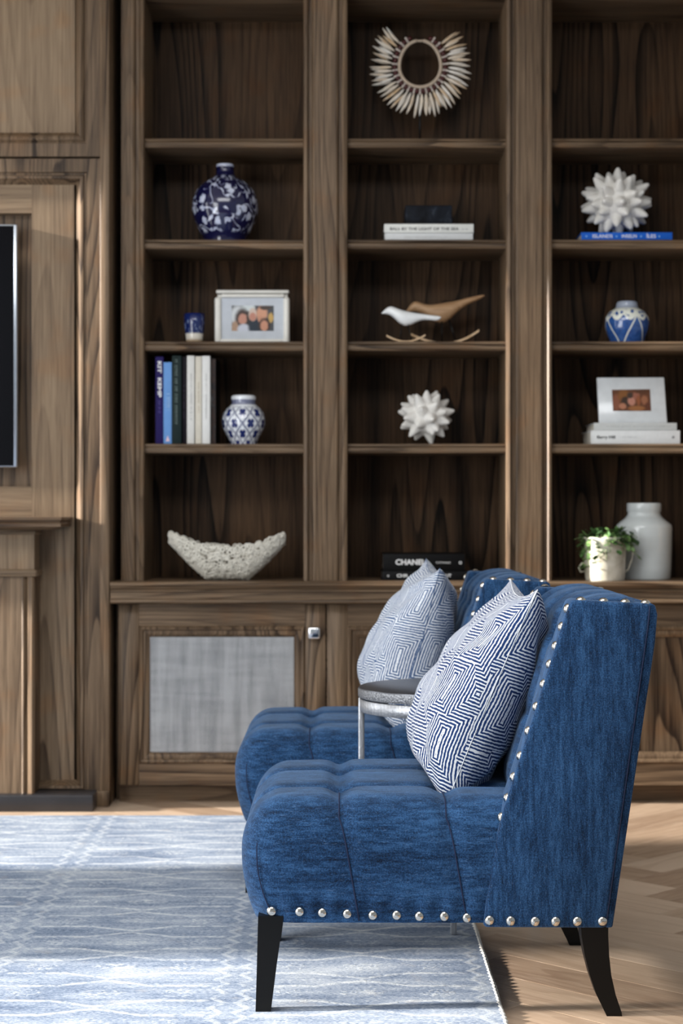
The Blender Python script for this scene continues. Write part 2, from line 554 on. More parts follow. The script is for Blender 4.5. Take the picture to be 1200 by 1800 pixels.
# ------------------------------------------------------------------ the room shell
YB = 6.80
floor = emit('floor', [(-3.0, -1.5, -.012), (2.6, -1.5, -.012), (2.6, YB, -.012), (-3.0, YB, -.012),
                       (-3.0, -1.5, -.06), (2.6, -1.5, -.06), (2.6, YB, -.06), (-3.0, YB, -.06)],
             [(0, 1, 2, 3), (7, 6, 5, 4), (0, 4, 5, 1), (1, 5, 6, 2), (2, 6, 7, 3), (3, 7, 4, 0)],
             plain('screed_under_planks', srgb(96, 72, 54), .8), loc=(0, 0, 0))
tag(floor, 'limed oak herringbone floor under the rug and chairs', None, None, 'structure')
PW, PL = .15, .75
def plank_mesh():
    bm = bmesh.new()
    g = .0004
    x0, x1, y0, y1, z0, z1 = g, PL - g, g, PW - g, -.012, 0
    vs = [bm.verts.new((x, y, z)) for x in (x0, x1) for y in (y0, y1) for z in (z0, z1)]
    for q in ((0, 1, 3, 2), (4, 6, 7, 5), (0, 4, 5, 1), (2, 3, 7, 6), (0, 2, 6, 4), (1, 5, 7, 3)):
        bm.faces.new([vs[i] for i in q])
    bmesh.ops.bevel(bm, geom=[e for e in bm.edges if all(abs(v.co.z) < 1e-6 for v in e.verts)], offset=.0003, segments=1, affect='EDGES')
    me = bpy.data.meshes.new('plank')
    bm.to_mesh(me); bm.free()
    me.materials.append(M_FLOOR)
    return me
pm = plank_mesh()
ca = Vector((1, -1)).normalized()
cb = Vector((-1, -1)).normalized()
org = Vector((.38, 4.195))
ang_a, ang_b = math.atan2(ca.y, ca.x), math.atan2(cb.y, cb.x)
n_pl = 0
for i in range(-40, 41):
    for t in range(-3, 4):
        for kind in 'AB':
            if kind == 'A':
                o2, ang, la, lb = (i * PW + 2 * PL * t, i * PW), ang_a, PL, PW
            else:
                o2, ang, la, lb = (i * PW + PL + 2 * PL * t, (i + 1) * PW - PL), ang_b, PW, PL
            c2 = org + ca * (o2[0] + la / 2) + cb * (o2[1] + lb / 2)
            right = -.25 < c2.x < 1.75 and 2.9 < c2.y < 6.55
            back = -1.45 < c2.x <= -.25 and 5.85 < c2.y < 6.55
            if not (right or back) or n_pl >= 300:
                continue
            p = org + ca * o2[0] + cb * o2[1]
            o = bpy.data.objects.new('plank', pm)
            COL.objects.link(o)
            o.parent = floor
            if kind == 'A':
                # local x -> ca, local y -> +90 deg of ca; start at the far corner so it covers cb side
                q = p + cb * 0.0
                yl = Vector((-ca.y, ca.x))
                if yl.dot(cb) < 0: q = p + cb * PW
                o.location = (q.x, q.y, 0); o.rotation_euler = (0, 0, ang_a)
            else:
                q = p
                yl = Vector((-cb.y, cb.x))
                if yl.dot(ca) < 0: q = p + ca * PW
                o.location = (q.x, q.y, 0); o.rotation_euler = (0, 0, ang_b)
            n_pl += 1

def multi_box(name, boxes, mat):
    vs, fs = [], []
    for (x0, x1, y0, y1, z0, z1) in boxes:
        k = len(vs)
        vs += [(x, y, z) for x in (x0, x1) for y in (y0, y1) for z in (z0, z1)]
        fs += [tuple(k + i for i in q) for q in ((0, 1, 3, 2), (4, 6, 7, 5), (0, 4, 5, 1), (2, 3, 7, 6), (0, 2, 6, 4), (1, 5, 7, 3))]
    return emit(name, vs, fs, mat)
wl = multi_box('wall_left', [(-3.16, -3.0, -1.5, .6, -.06, 3.2), (-3.16, -3.0, .6, 3.92, .86, 3.2), (-3.16, -3.0, 3.92, 4.98, -.06, 3.2),
                             (-3.16, -3.0, 4.98, 5.32, .86, 3.2), (-3.16, -3.0, 5.32, 6.30, 2.66, 3.2), (-3.16, -3.0, 6.30, YB, -.06, 3.2)], M_WHITE_PLASTER)  # out of view; low openings shaped to keep direct sun off chairs and cushions
tag(wl, 'unseen white plaster wall with openings shaped to limit the sun', None, None, 'structure')
wb = box('wall_back', -3.0, 2.6, 6.76, YB + .1, -.06, 3.2, M_WHITE_PLASTER)
tag(wb, 'plain wall behind the built-in bookcase', None, None, 'structure')
ce = box('ceiling', -3.16, 2.6, -1.5, YB + .1, 3.2, 3.3, M_WHITE_PLASTER)
tag(ce, 'white ceiling above the bookcase', None, None, 'structure')

# ------------------------------------------------------------------ panelled chimney wall at the left
TW = 6.32
ts = TW / FPX
def tx(x): return (x - 600) * ts
def tz(y): return CAM_H - (y - 900) * ts
XL = -2.35
wf = thing('wall_fireplace', 'grey-brown oak panelled chimney wall around the television', None, (-1.5, TW, 0), kind='structure')
box('core', XL, tx(190), TW + .075, 6.76, 0, 3.2, WP, wf)
box('casing', tx(176.5), tx(193), TW - .014, 6.70, 0, 3.2, WV, wf, bevel=.003)
PROF = [(0, .012), (0, 0), (.046, 0), (.049, .006), (.054, .007), (.057, .001), (.066, -.004), (.073, .0), (.078, .012), (.088, .024)]
ring_frame('panel_moulding', XL, tx(176), tz(275), 3.35, PROF, TW, WV, wf)
ring_frame('panel_moulding', XL, tx(176), .0, tz(279), PROF[:3] + [(.049, .007), (.056, .007), (.060, .000), (.068, .001), (.086, .030)], TW, WV, wf)
box('upper_panel', XL + .05, tx(130), TW + .023, TW + .06, tz(236), 3.2, WP, wf)
# lower panel around the television niche
PY = TW + .029
nx, nt, nb = tx(53), tz(372), tz(855)
box('lower_panel', nx, tx(128), PY, PY + .05, .0, tz(316), WP, wf)
box('lower_panel', XL, nx, PY, PY + .05, nt, tz(316), WPH, wf)
box('lower_panel', XL, nx, PY, PY + .05, .0, nb, WPH, wf)
box('niche_back', XL, nx + .01, PY + .045, PY + .06, nb - .02, nt + .02, WV, wf)
box('plinth_block', tx(169), tx(193), TW - .026, TW + .02, 0, .055, WV, wf, bevel=.003)

tv = thing('television', 'black wall television with thin silver edge in the panelled niche', 'television', (-1.5, PY, tz(822)))
box('bezel', -2.22, px(30, 6.32), 6.318, 6.352, pz(822, 6.32), pz(394, 6.32), M_TV_EDGE, tv, bevel=.005)
box('screen', -2.205, px(24, 6.315), 6.3155, 6.33, pz(819, 6.32), pz(397, 6.32), M_TV_GLASS, tv)
box('wall_bracket', -1.9, -1.45, 6.352, 6.394, pz(700, 6.32), pz(520, 6.32), M_TV_GLASS, tv)

mp = thing('mantelpiece', 'stained oak fireplace mantel with moulded shelf and panelled pilaster', 'mantelpiece', (-1.5, 6.25, .056))
mz1, mz0 = pz(909, 6.12), pz(926, 6.12)
mxr = px(108, 6.12)
h = mz1 - mz0
vs, fs = [], []
mprof = [(0, mz1), (0, mz1 - .009), (.004, mz1 - .011), (.007, mz1 - .018), (.003, mz1 - .022), (.003, mz0), (.03, mz0 - .003), (.05, mz0 - .012)]
for d, z in mprof:                   # front and right return of the shelf
    vs += [(-2.3, 6.12 + d, z), (mxr - d, 6.12 + d, z), (mxr - d, PY, z)]
n = len(mprof)
for i in range(n - 1):
    for j in range(2):
        fs.append((i * 3 + j, (i + 1) * 3 + j, (i + 1) * 3 + j + 1, i * 3 + j + 1))
k = len(vs); vs.append((-2.3, PY, mz1)); fs.append((0, 1, 2, k))
k = len(vs); vs.append((-2.3, PY, mprof[-1][1])); fs.append(((n - 1) * 3, k, (n - 1) * 3 + 2, (n - 1) * 3 + 1))
emit('mantel_shelf', vs, fs, WH, mp)
PYF = 6.235
def qx(x): return px(x, PYF)
def qz(y): return pz(y, PYF)
pil_l = qx(60) - .26
box('frieze', -2.25, pil_l, PYF + .02, PY, qz(1160), mz0 - .012, WPH, mp)
box('capital_cap', pil_l, qx(63), PYF - .006, PY, qz(940), mz0 - .010, WPH, mp, bevel=.003)
box('capital', pil_l + .002, qx(60), PYF, PY, qz(1002), qz(940), WP, mp)
box('necking', pil_l - .004, qx(66), PYF - .012, PY, qz(1014), qz(1001), WPH, mp, bevel=.009, seg=4)
def fl(x): return qx(x)
shaft = [(pil_l, PY), (pil_l, PYF + .004), (fl(38), PYF + .004), (fl(40), PYF + .001), (fl(42), PYF + .003), (fl(46), PYF + .012), (fl(50), PYF - .001), (fl(56), PYF - .004), (fl(60), PYF + .002), (fl(61), PY)]
prism('pilaster', shaft, 'Z', .056, qz(1012), WV, mp)

hs = box('hearth_slab', -2.3, px(163, 6.19), 6.19, PY, 0, .056, M_STONE, bevel=.003)
tag(hs, 'low dark stone hearth slab on the floor below the mantel', 'hearth')

# ------------------------------------------------------------------ the built-in bookcase
BF = 6.40                           # face-frame plane
BB = 6.73                           # back panels
SH = 6.42                           # shelf fronts
def bx_(x): return (x - 600) * .002
def bz_(y): return CAM_H - (y - 900) * .002
CT = .778                           # counter top
bc = thing('bookcase', 'tall built-in stained oak bookcase with three open shelf bays', 'bookcase', (.3, 6.55, CT))
bays = [(bx_(253), bx_(533)), (bx_(610.5), bx_(889.5)), (bx_(970), bx_(1249))]
TOPZ = 2.832
def stile_poly(xa, xb, lead_l=True, lead_r=True):
    p = []
    if lead_l:
        p += [(0, .30), (0, .006), (.003, .0), (.012, -.003), (.017, .002), (.018, .013), (.030, .013), (.034, .003), (.040, 0)]
    else:
        p += [(0, .20), (0, 0)]
    left = [(xa + d, BF + t) for d, t in p]
    if lead_r:
        q = [(0, .30), (0, .006), (.003, .0), (.012, -.003), (.017, .002), (.018, .013), (.030, .013), (.034, .003), (.040, 0)]
    else:
        q = [(0, .20), (0, 0)]
    right = [(xb - d, BF + t) for d, t in q][::-1]
    return left + right
prism('stile', stile_poly(bx_(213), bays[0][0], False, True), 'Z', CT, 3.05, WV, bc)
prism('stile', stile_poly(bays[0][1], bays[1][0]), 'Z', CT, 3.05, WV, bc)
prism('stile', stile_poly(bays[1][1], bays[2][0]), 'Z', CT, 3.05, WV, bc)
prism('stile', stile_poly(bays[2][1], bays[2][1] + .16), 'Z', CT, 3.05, WV, bc)
box('filler', px(193, 6.48), bx_(213) + .03, 6.66, 6.70, CT, 3.05, WV, bc)
box('top_rail', bx_(213), bays[2][1] + .16, BF + .004, BB, TOPZ, 3.05, WH, bc)
shelf_rows = [(243, 258), (421, 437), (600, 617), (780, 797)]
SZ = [pz(a, SH) for a, b in shelf_rows]
for (xa, xb) in bays:
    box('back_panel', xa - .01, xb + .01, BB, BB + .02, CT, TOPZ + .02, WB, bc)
    for zt in SZ:
        t = .032
        pr = [(BB, zt), (SH + .006, zt), (SH + .001, zt - .003), (SH, zt - .008), (SH + .005, zt - .011), (SH + .001, zt - .015), (SH, zt - .025), (SH + .004, zt - t), (BB, zt - t)]
        prism('shelf', pr, 'X', xa, xb, WH, bc)

# ------------------------------------------------------------------ counter and base cabinets
XR = 1.75
cp = [(BB + .02, CT), (6.292, CT), (6.288, CT - .004), (6.288, CT - .012), (6.296, CT - .016), (6.305, CT - .026), (6.300, CT - .029), (6.298, CT - .033),
      (6.306, CT - .036), (6.306, CT - .060), (6.300, CT - .063), (6.298, CT - .070), (6.304, CT - .075), (BB + .02, CT - .075)]
ct = prism('counter', cp, 'X', -.80, XR, WH)
tag(ct, 'long moulded oak counter ledge between the shelves and the base doors', 'counter')
DF = 6.35
def dx_(x): return px(x, DF)
def dz_(y): return pz(y, DF)
DZ0, DZ1 = dz_(1380), dz_(1062)
wire_cache = {}
def wire_mesh(x0, x1, z0, z1, y, parent):
    """diamond-woven wire: two diagonal sets of thin square bars"""
    pitch, r = .0080, .0011
    vs, fs = [], []
    def bar(p, q, yy):
        d = (Vector(q) - Vector(p)).normalized()
        s = Vector((-d.y, d.x)) * r
        k = len(vs)
        for c in (p, q):
            vs.append((c[0] + s.x, yy, c[1] + s.y)); vs.append((c[0], yy - r, c[1]))
            vs.append((c[0] - s.x, yy, c[1] - s.y)); vs.append((c[0], yy + r, c[1]))
        for i in range(4):
            j = (i + 1) % 4
            fs.append((k + i, k + j, k + 4 + j, k + 4 + i))
    Wd, Hd = x1 - x0, z1 - z0
    m = 1.35                                     # slope of the wires
    for sgn in (1, -1):
        c = -Hd / m
        while c < Wd:
            # line x = c + t, z = m t
            t0, t1 = max(0, -c), min(Hd / m, Wd - c)
            if t1 > t0:
                a_, b_ = (c + t0, m * t0), (c + t1, m * t1)
                if sgn < 0:
                    a_, b_ = (Wd - a_[0], a_[1]), (Wd - b_[0], b_[1])
                bar((x0 + a_[0], z0 + a_[1]), (x0 + b_[0], z0 + b_[1]), y + sgn * r * .8)
            c += pitch
    o = emit('wire_mesh', vs, fs, M_MESH, parent)
    o['kind'] = 'stuff'
    return o
def cabinet(name, x0, x1, label, doors):
    c = thing(name, label, 'cabinet', ((x0 + x1) / 2, 6.5, 0), 'base cabinets under the counter')
    box('carcass', x0, x1, DF + .022, BB, .07, CT - .075, WD, c)
    box('kick_board', x0, x1, DF + .07, DF + .09, 0, .07, WH, c)
    for (a, b, kind, knob) in doors:
        d = box('door', a + .07, b - .07, DF + .016, DF + .021, DZ0 + .07, DZ1 - .07, M_CLOTH_REFL if kind == 'mesh' else WV, c)
        sw = .072
        box('stile', a, a + sw, DF, DF + .02, DZ0, DZ1, WV, d, bevel=.002, seg=1)
        box('stile', b - sw, b, DF, DF + .02, DZ0, DZ1, WV, d, bevel=.002, seg=1)
        box('rail', a + sw, b - sw, DF, DF + .02, DZ1 - .090, DZ1, WH, d)
        box('rail', a + sw, b - sw, DF, DF + .02, DZ0, DZ0 + .090, WH, d)
        mo = [(0, .0), (0, -.003), (.006, -.010), (.012, -.008), (.016, .000), (.024, .0), (.030, .002), (.040, .011)]
        ring_frame('moulding', a + sw, b - sw, DZ0 + .076, DZ1 - .076, mo, DF, WV, d)
        if kind == 'mesh':
            wire_mesh(a + sw + .038, b - sw - .038, DZ0 + .114, DZ1 - .114, DF + .004, d)
        if knob:
            kx, kz = knob
            kb = box('knob', kx - .021, kx + .021, DF - .026, DF - .010, kz - .021, kz + .021, M_CHROME, d, bevel=.007, seg=3)
            box('knob_stem', kx - .008, kx + .008, DF - .012, DF + .004, kz - .008, kz + .008, M_CHROME, d)
    return c
cabinet('base_cabinet', dx_(206), dx_(939), 'oak base cabinet with a square chrome knob and silver wire mesh door',
        [(dx_(208), dx_(572), 'mesh', (dx_(552), dz_(1112))), (dx_(574.5), dx_(938), 'wood', None)])
cabinet('base_cabinet', dx_(940), XR, 'plain panelled oak base cabinet behind the nearer blue chair back',
        [(dx_(941), dx_(1305), 'wood', None)])
fb = box('trim_1', -.80, dx_(206), DF + .12, DF + .15, 0, CT - .075, WV)
tag(fb, 'dark recessed scribe strip beside the base cabinet', None, None, 'structure')

# ------------------------------------------------------------------ rug
RX1, RY1 = .322, 6.066
rug = box('area_rug', -2.3, RX1, 1.6, RY1, .0005, .009, M_RUG, loc=(-.505, 4.05, 0))
tag(rug, 'faded pale blue patterned area rug under the armchairs', 'rug')
pts, rr = [], []
y = 1.6
k = 0
while y < RY1:
    pts.append((RX1 + .003 + .0012 * math.sin(k * 2.1), y, .0065 + .001 * math.cos(k * 1.7)))
    rr.append(.0046 + .0012 * math.sin(k * 1.9)); y += .008; k += 1
W[rug.name] = Matrix.Translation(rug.location)
tube('edge_cord', pts, rr, M_CORD, rug, sides=6)

# ------------------------------------------------------------------ tufted blue chairs
NEAR, FAR = 3.662, 4.338
cs = 3.66 / FPX
def cx_(x): return (x - 600) * cs
def cz_(y): return CAM_H - (y - 900) * cs
def smooth01(t):
    t = np.clip(t, 0, 1)
    return t * t * (3 - 2 * t)
SX0, SX1, SZ0, SZ1 = -.205, .44, .192, .436
BTN = [(bx, by) for bx in (-.005, .212) for by in (3.875, 4.125)]
def seat_map(P):
    P = np.asarray(P, float)
    rv, rt = .085, .105
    x, y, z = P[:, 0], P[:, 1], P[:, 2]
    q = np.stack([np.clip(x, SX0 + rv, 9), np.clip(y, NEAR + rv, FAR - rv), np.clip(z, -9, SZ1 - rt)], 1)
    d = P - q
    ln = np.sqrt((d[:, 0] / rv) ** 2 + (d[:, 1] / rv) ** 2 + (d[:, 2] / rt) ** 2)
    ln = np.maximum(ln, 1e-6)
    inside = ln < 1e-5
    R = np.where(inside[:, None], P, q + d / np.maximum(ln, 1e-6)[:, None])
    nrm = np.stack([d[:, 0] / rv ** 2, d[:, 1] / rv ** 2, d[:, 2] / rt ** 2], 1)
    nl = np.linalg.norm(nrm, axis=1)
    nrm = nrm / np.maximum(nl, 1e-6)[:, None]
    top = smooth01(nrm[:, 2] * 1.3)                       # 1 on the top, 0 on the sides
    X, Y, Z = R[:, 0], R[:, 1], R[:, 2]
    disp = np.zeros(len(P))
    # crown and biscuit puffs
    disp += top * .007 * np.clip(1 - ((X - .12) / .34) ** 2, 0, 1)
    for bx in (-.005, .212):
        xs = bx + .04 * np.clip((.43 - Z) / .23, 0, 1)
        low = smooth01((Z - .21) / .16)
        disp -= np.exp(-((X - xs) / .020) ** 2) * (.012 * top + .0055 * (1 - top) * low)
        disp -= np.exp(-np.abs(X - xs) / .005) * .002 * (1 - top)
    for by in (3.875, 4.125):
        disp -= np.exp(-((Y - by) / .020) ** 2) * .012 * top
        front = smooth01(-nrm[:, 0]) * smooth01((Z - .22) / .15)
        disp -= np.exp(-((Y - by) / .018) ** 2) * .005 * front
    for bx, by in BTN:
        r2 = (X - bx) ** 2 + (Y - by) ** 2
        disp -= .020 * np.exp(-r2 / .030 ** 2) * top
        disp -= .012 * np.exp(-r2 / .010 ** 2) * top
    R = R + nrm * disp[:, None]
    # the front leans in towards its bottom edge, the sides a little
    t = np.clip((Z - SZ0) / .13, 0, 1)
    R[:, 0] += (1 - t) ** 2 * .027 * smooth01((.0 - X) / .12)
    R[:, 1] += np.where(Y < 4.0, 1, -1) * (1 - t) ** 2 * .008 * (1 - top)
    # puckers above the nail row
    pk = .0040 * np.exp(-((Z - .222) / .022) ** 2) * np.cos((X + .142) * 2 * math.pi / .0485) * (1 - top)
    R[:, 1] += np.where(Y < 4.0, 1, -1) * pk
    return R
def seat_mesh(parent):
    bm = bmesh.new()
    nx_, ny_, nz_ = 84, 92, 34
    def grid(fn, a, b):
        g = [[bm.verts.new(fn(i / a, j / b)) for j in range(b + 1)] for i in range(a + 1)]
        for i in range(a):
            for j in range(b):
                bm.faces.new((g[i][j], g[i + 1][j], g[i + 1][j + 1], g[i][j + 1]))
    lx, ly, lz = SX1 - SX0, FAR - NEAR, SZ1 - SZ0
    grid(lambda u, v: (SX0 + lx * u, NEAR + ly * v, SZ1), nx_, ny_)
    grid(lambda u, v: (SX0 + lx * u, NEAR + ly * v, SZ0), nx_, ny_)
    grid(lambda u, v: (SX0 + lx * u, NEAR, SZ0 + lz * v), nx_, nz_)
    grid(lambda u, v: (SX0 + lx * u, FAR, SZ0 + lz * v), nx_, nz_)
    grid(lambda u, v: (SX0, NEAR + ly * u, SZ0 + lz * v), ny_, nz_)
    grid(lambda u, v: (SX1, NEAR + ly * u, SZ0 + lz * v), ny_, nz_)
    bmesh.ops.remove_doubles(bm, verts=bm.verts[:], dist=1e-5)
    bmesh.ops.recalc_face_normals(bm, faces=bm.faces[:])
    co = np.array([v.co[:] for v in bm.verts])
    bot = co[:, 2] < SZ0 + 1e-4
    new = seat_map(co)
    new[bot, 2] = co[bot, 2]
    # underside rises slightly to the front
    for v, c in zip(bm.verts, new):
        v.co = c
    o = bm_emit('seat', bm, M_BLUE_H, parent)
    return autosmooth(o, 60)
def seat_path(pts, lift=.0006):
    return [(p[0], p[1] - (.0018 if abs(q_[1] - NEAR) < 1e-6 else 0), p[2] + (.0015 if abs(q_[2] - SZ1) < 1e-6 else 0)) for p, q_ in zip(seat_map(np.array(pts)), pts)]

ch = thing('tufted_chair', 'nearer blue tufted slipper chair standing on the rug edge', 'chair', (.2, 4.0, 0), 'pair of blue tufted chairs')
seat_mesh(ch)
# seams running from the tufts down the sides
def line_pts(x, n=40):
    pts = []
    for i in range(n):                                    # along the top from the button to the near side
        pts.append((x, 3.875 - (3.875 - NEAR) * i / n, SZ1))
    for i in range(n):
        z = SZ1 - (SZ1 - SZ0 - .004) * i / (n - 1)
        pts.append((x + .04 * min(1, max(0, (.43 - z) / .23)), NEAR, z))
    return pts
for x in (-.005, .212):
    tube('seam', seat_path(line_pts(x)), .0014, M_SEAM, ch, sides=6)
corner = [(SX0 + .035, NEAR, SZ0 + .165 - .160 * i / 20) for i in range(21)]
cpth = seat_path(corner)
tube('seam', [(p[0] - .008 + .012 * (i / 20) ** 2, p[1] - .0006, p[2]) for i, p in enumerate(cpth)], .0013, M_SEAM, ch, sides=6)
for bx, by in BTN:
    p = seat_map(np.array([(bx, by, SZ1)]))[0]
    lathe('button', [(0, .006), (.006, .005), (.010, .001), (.010, -.004)], (bx, by, p[2] + .001), M_BLUE_H, ch, seg=14)
# wings: flat sided panels at both ends of the back
wing_px = [(1003, 1054), (1145, 1061), (1141, 1100), (1066, 1632), (849, 1631), (855, 1580), (864, 1520), (874, 1465), (884, 1425), (900, 1375), (920, 1312), (945, 1235), (968, 1162), (990, 1092)]
wing = [(cx_(a), cz_(b)) for a, b in wing_px]
for (ya, yb) in ((NEAR - .004, NEAR + .088), (FAR - .088, FAR + .004)):
    prism('wing', wing, 'Y', ya, yb, M_BLUE_V, ch, bevel=.009, seg=3)
# outer back panel wrapping the rear edge
ob = [(cx_(1141), cz_(1059)), (cx_(1152), cz_(1064)), (cx_(1156), cz_(1080)), (cx_(1152), cz_(1130)), (cx_(1077), cz_(1632)), (cx_(1064), cz_(1632)), (cx_(1138), cz_(1100))]
prism('outer_back', ob, 'Y', NEAR + .002, FAR - .002, M_BLUE_V, ch, bevel=.004, seg=2)
tube('seam', [(cx_(1143) - .002, NEAR - .0042, cz_(1066)), (cx_(1140) - .002, NEAR - .0045, cz_(1100)), (cx_(1065) - .001, NEAR - .0045, cz_(1628))], .0012, M_SEAM, ch, sides=6)
# core of the back, hidden behind the tufting
prism('back_core', [(.36, .25), (.40, .5), (.47, .80), (.60, .80), (.53, .22)], 'Y', NEAR + .08, FAR - .08, M_BLUE_V, ch)
# tufted inside back rolling over the top edge
prof = [(.352, .400), (.368, .46), (.392, .545), (.417, .635), (.441, .720), (.456, .772), (.471, .803), (.494, .823), (.525, .832), (.555, .834), (.585, .832), (.610, .827), (.628, .820)]
def dens(pf, n):
    pf = np.array(pf)
    s = np.r_[0, np.cumsum(np.linalg.norm(np.diff(pf, axis=0), axis=1))]
    t = np.linspace(0, s[-1], n)
    return np.stack([np.interp(t, s, pf[:, 0]), np.interp(t, s, pf[:, 1])], 1), t
pf, tt = dens(prof, 90)
for _ in range(4):
    pf[1:-1] = (pf[:-2] + 2 * pf[1:-1] + pf[2:]) / 4
tg = np.gradient(pf, axis=0); tg /= np.linalg.norm(tg, axis=1)[:, None]
nr = np.stack([-tg[:, 1], tg[:, 0]], 1)
NYB = 110
yb0, yb1 = NEAR + .006, FAR - .006
ys = np.linspace(yb0, yb1, NYB)
grooves = [yb0 - .02 + (yb1 - yb0 + .04) * k / 4 for k in range(5)]
brow = [.20, .38]
vs, fs = [], []
for j, yy in enumerate(ys):
    gy = min(abs(yy - g) for g in grooves)
    for i in range(len(pf)):
        puff = .019 * min(1, gy / .045) ** .6
        puff *= smooth01(tt[i] / .08) * smooth01((tt[-1] - tt[i]) / .06)
        for g in grooves[1:-1]:
            for b in brow:
                puff -= .022 * math.exp(-((yy - g) ** 2 + (tt[i] - b) ** 2) / .028 ** 2)
        for b in brow:
            puff -= .007 * math.exp(-((tt[i] - b) / .018) ** 2)
        e_ = min(yy - yb0, yb1 - yy)
        puff -= .018 * max(0.0, 1 - e_ / .07) ** 2.0
        p = pf[i] + nr[i] * puff
        vs.append((p[0], yy, p[1]))
m = len(pf)
for j in range(NYB - 1):
    for i in range(m - 1):
        fs.append((j * m + i, j * m + i + 1, (j + 1) * m + i + 1, (j + 1) * m + i))
emit('inner_back', vs, fs, M_BLUE_H, ch, True)
# legs
def leg(parent, prof, y0, y1, y0b, y1b):
    """prof: (z, xa, xb) rows from the top down"""
    vs, fs = [], []
    n = len(prof)
    for i, (z, a, b) in enumerate(prof):
        t = i / (n - 1)
        p, q = y0 + (y0b - y0) * t, y1 + (y1b - y1) * t
        vs += [(a, p, z), (b, p, z), (b, q, z), (a, q, z)]
    for i in range(n - 1):
        for k in range(4):
            l = (k + 1) % 4
            fs.append((i * 4 + k, (i + 1) * 4 + k, (i + 1) * 4 + l, i * 4 + l))
    fs += [(0, 1, 2, 3), tuple((n - 1) * 4 + k for k in (3, 2, 1, 0))]
    return emit('leg', vs, fs, M_BLACK_LEG, parent)
fr = [(.205, cx_(453), cx_(498)), (.10, cx_(450.5), cx_(485)), (.0092, cx_(448), cx_(475))]
re = [(.200, cx_(1021), cx_(1070)), (.165, cx_(1023), cx_(1070)), (.125, cx_(1029), cx_(1072)), (.085, cx_(1038), cx_(1076)), (.045, cx_(1050), cx_(1084)), (.008, cx_(1066), cx_(1095)), (0.0, cx_(1069), cx_(1096))]
leg(ch, fr, 3.672, 3.722, 3.682, 3.714)
leg(ch, fr, 4.278, 4.328, 4.286, 4.318)
leg(ch, re, 3.668, 3.722, 3.682, 3.716)
leg(ch, re, 4.278, 4.332, 4.284, 4.318)
# nail heads
def nail_mesh():
    prof = [(0, .0068), (.0038, .0063), (.0072, .0046), (.0096, .0019), (.0102, 0)]
    vs, fs = [(0, 0, prof[0][1])], []
    S = 14
    for r, z in prof[1:]:
        for k in range(S):
            a = 2 * math.pi * k / S
            vs.append((r * math.cos(a), r * math.sin(a), z))
    for k in range(S):
        fs.append((0, 1 + k, 1 + (k + 1) % S))
    for i in range(len(prof) - 2):
        for k in range(S):
            l = (k + 1) % S
            fs.append((1 + i * S + k, 1 + (i + 1) * S + k, 1 + (i + 1) * S + l, 1 + i * S + l))
    me = bpy.data.meshes.new('nail')
    me.from_pydata(vs, [], fs)
    me.polygons.foreach_set('use_smooth', [True] * len(me.polygons))
    me.materials.append(M_NAIL)
    return me
NM = nail_mesh()
def nail(parent, p, d):
    o = bpy.data.objects.new('nail', NM)
    COL.objects.link(o)
    o.parent = parent
    o.location = Vector(p) - W[parent.name].translation
    o.rotation_euler = Vector(d).to_track_quat('Z', 'Y').to_euler()
    return o
row = [(477, 1604), (526, 1604), (566, 1606), (610, 1608), (655, 1610), (697, 1610), (737, 1612), (781, 1612), (821, 1615)]
for a, b in row:
    X, Z = cx_(a), cz_(b)
    p = seat_map(np.array([(X, NEAR, Z)]))[0]
    nail(ch, (X, p[1] - .0006, Z), (0, -1, .05))
for a, b in [(860, 1617), (897, 1618), (940, 1619), (976, 1619), (1014, 1619), (1058, 1619)]:
    nail(ch, (cx_(a), NEAR - .0042, cz_(b)), (0, -1, 0))
for a, b in [(998, 1070), (988, 1102), (977, 1136), (967, 1168), (956, 1203), (943, 1243), (929, 1286), (915, 1330), (903, 1367), (892, 1404), (881, 1438)]:
    for yy, sy in ((NEAR + .012, -.22), (FAR - .012, .22)):
        nail(ch, (cx_(a) - .0005, yy, cz_(b)), (-.95, sy, .3))
for a in (1022, 1062, 1100, 1136):
    for yy, sy in ((NEAR + .012, -.35), (FAR - .012, .35)):
        nail(ch, (cx_(a), yy, cz_(1055.5) - .00005 * (a - 1022)), (0, sy, 1))
ch2 = copy_tree(ch)
CH2 = Vector((-.081, 1.15, 0))
ch2.location = Vector(ch.location) + CH2
ch2['label'] = 'farther blue tufted slipper chair beside the bookcase, behind the side table'

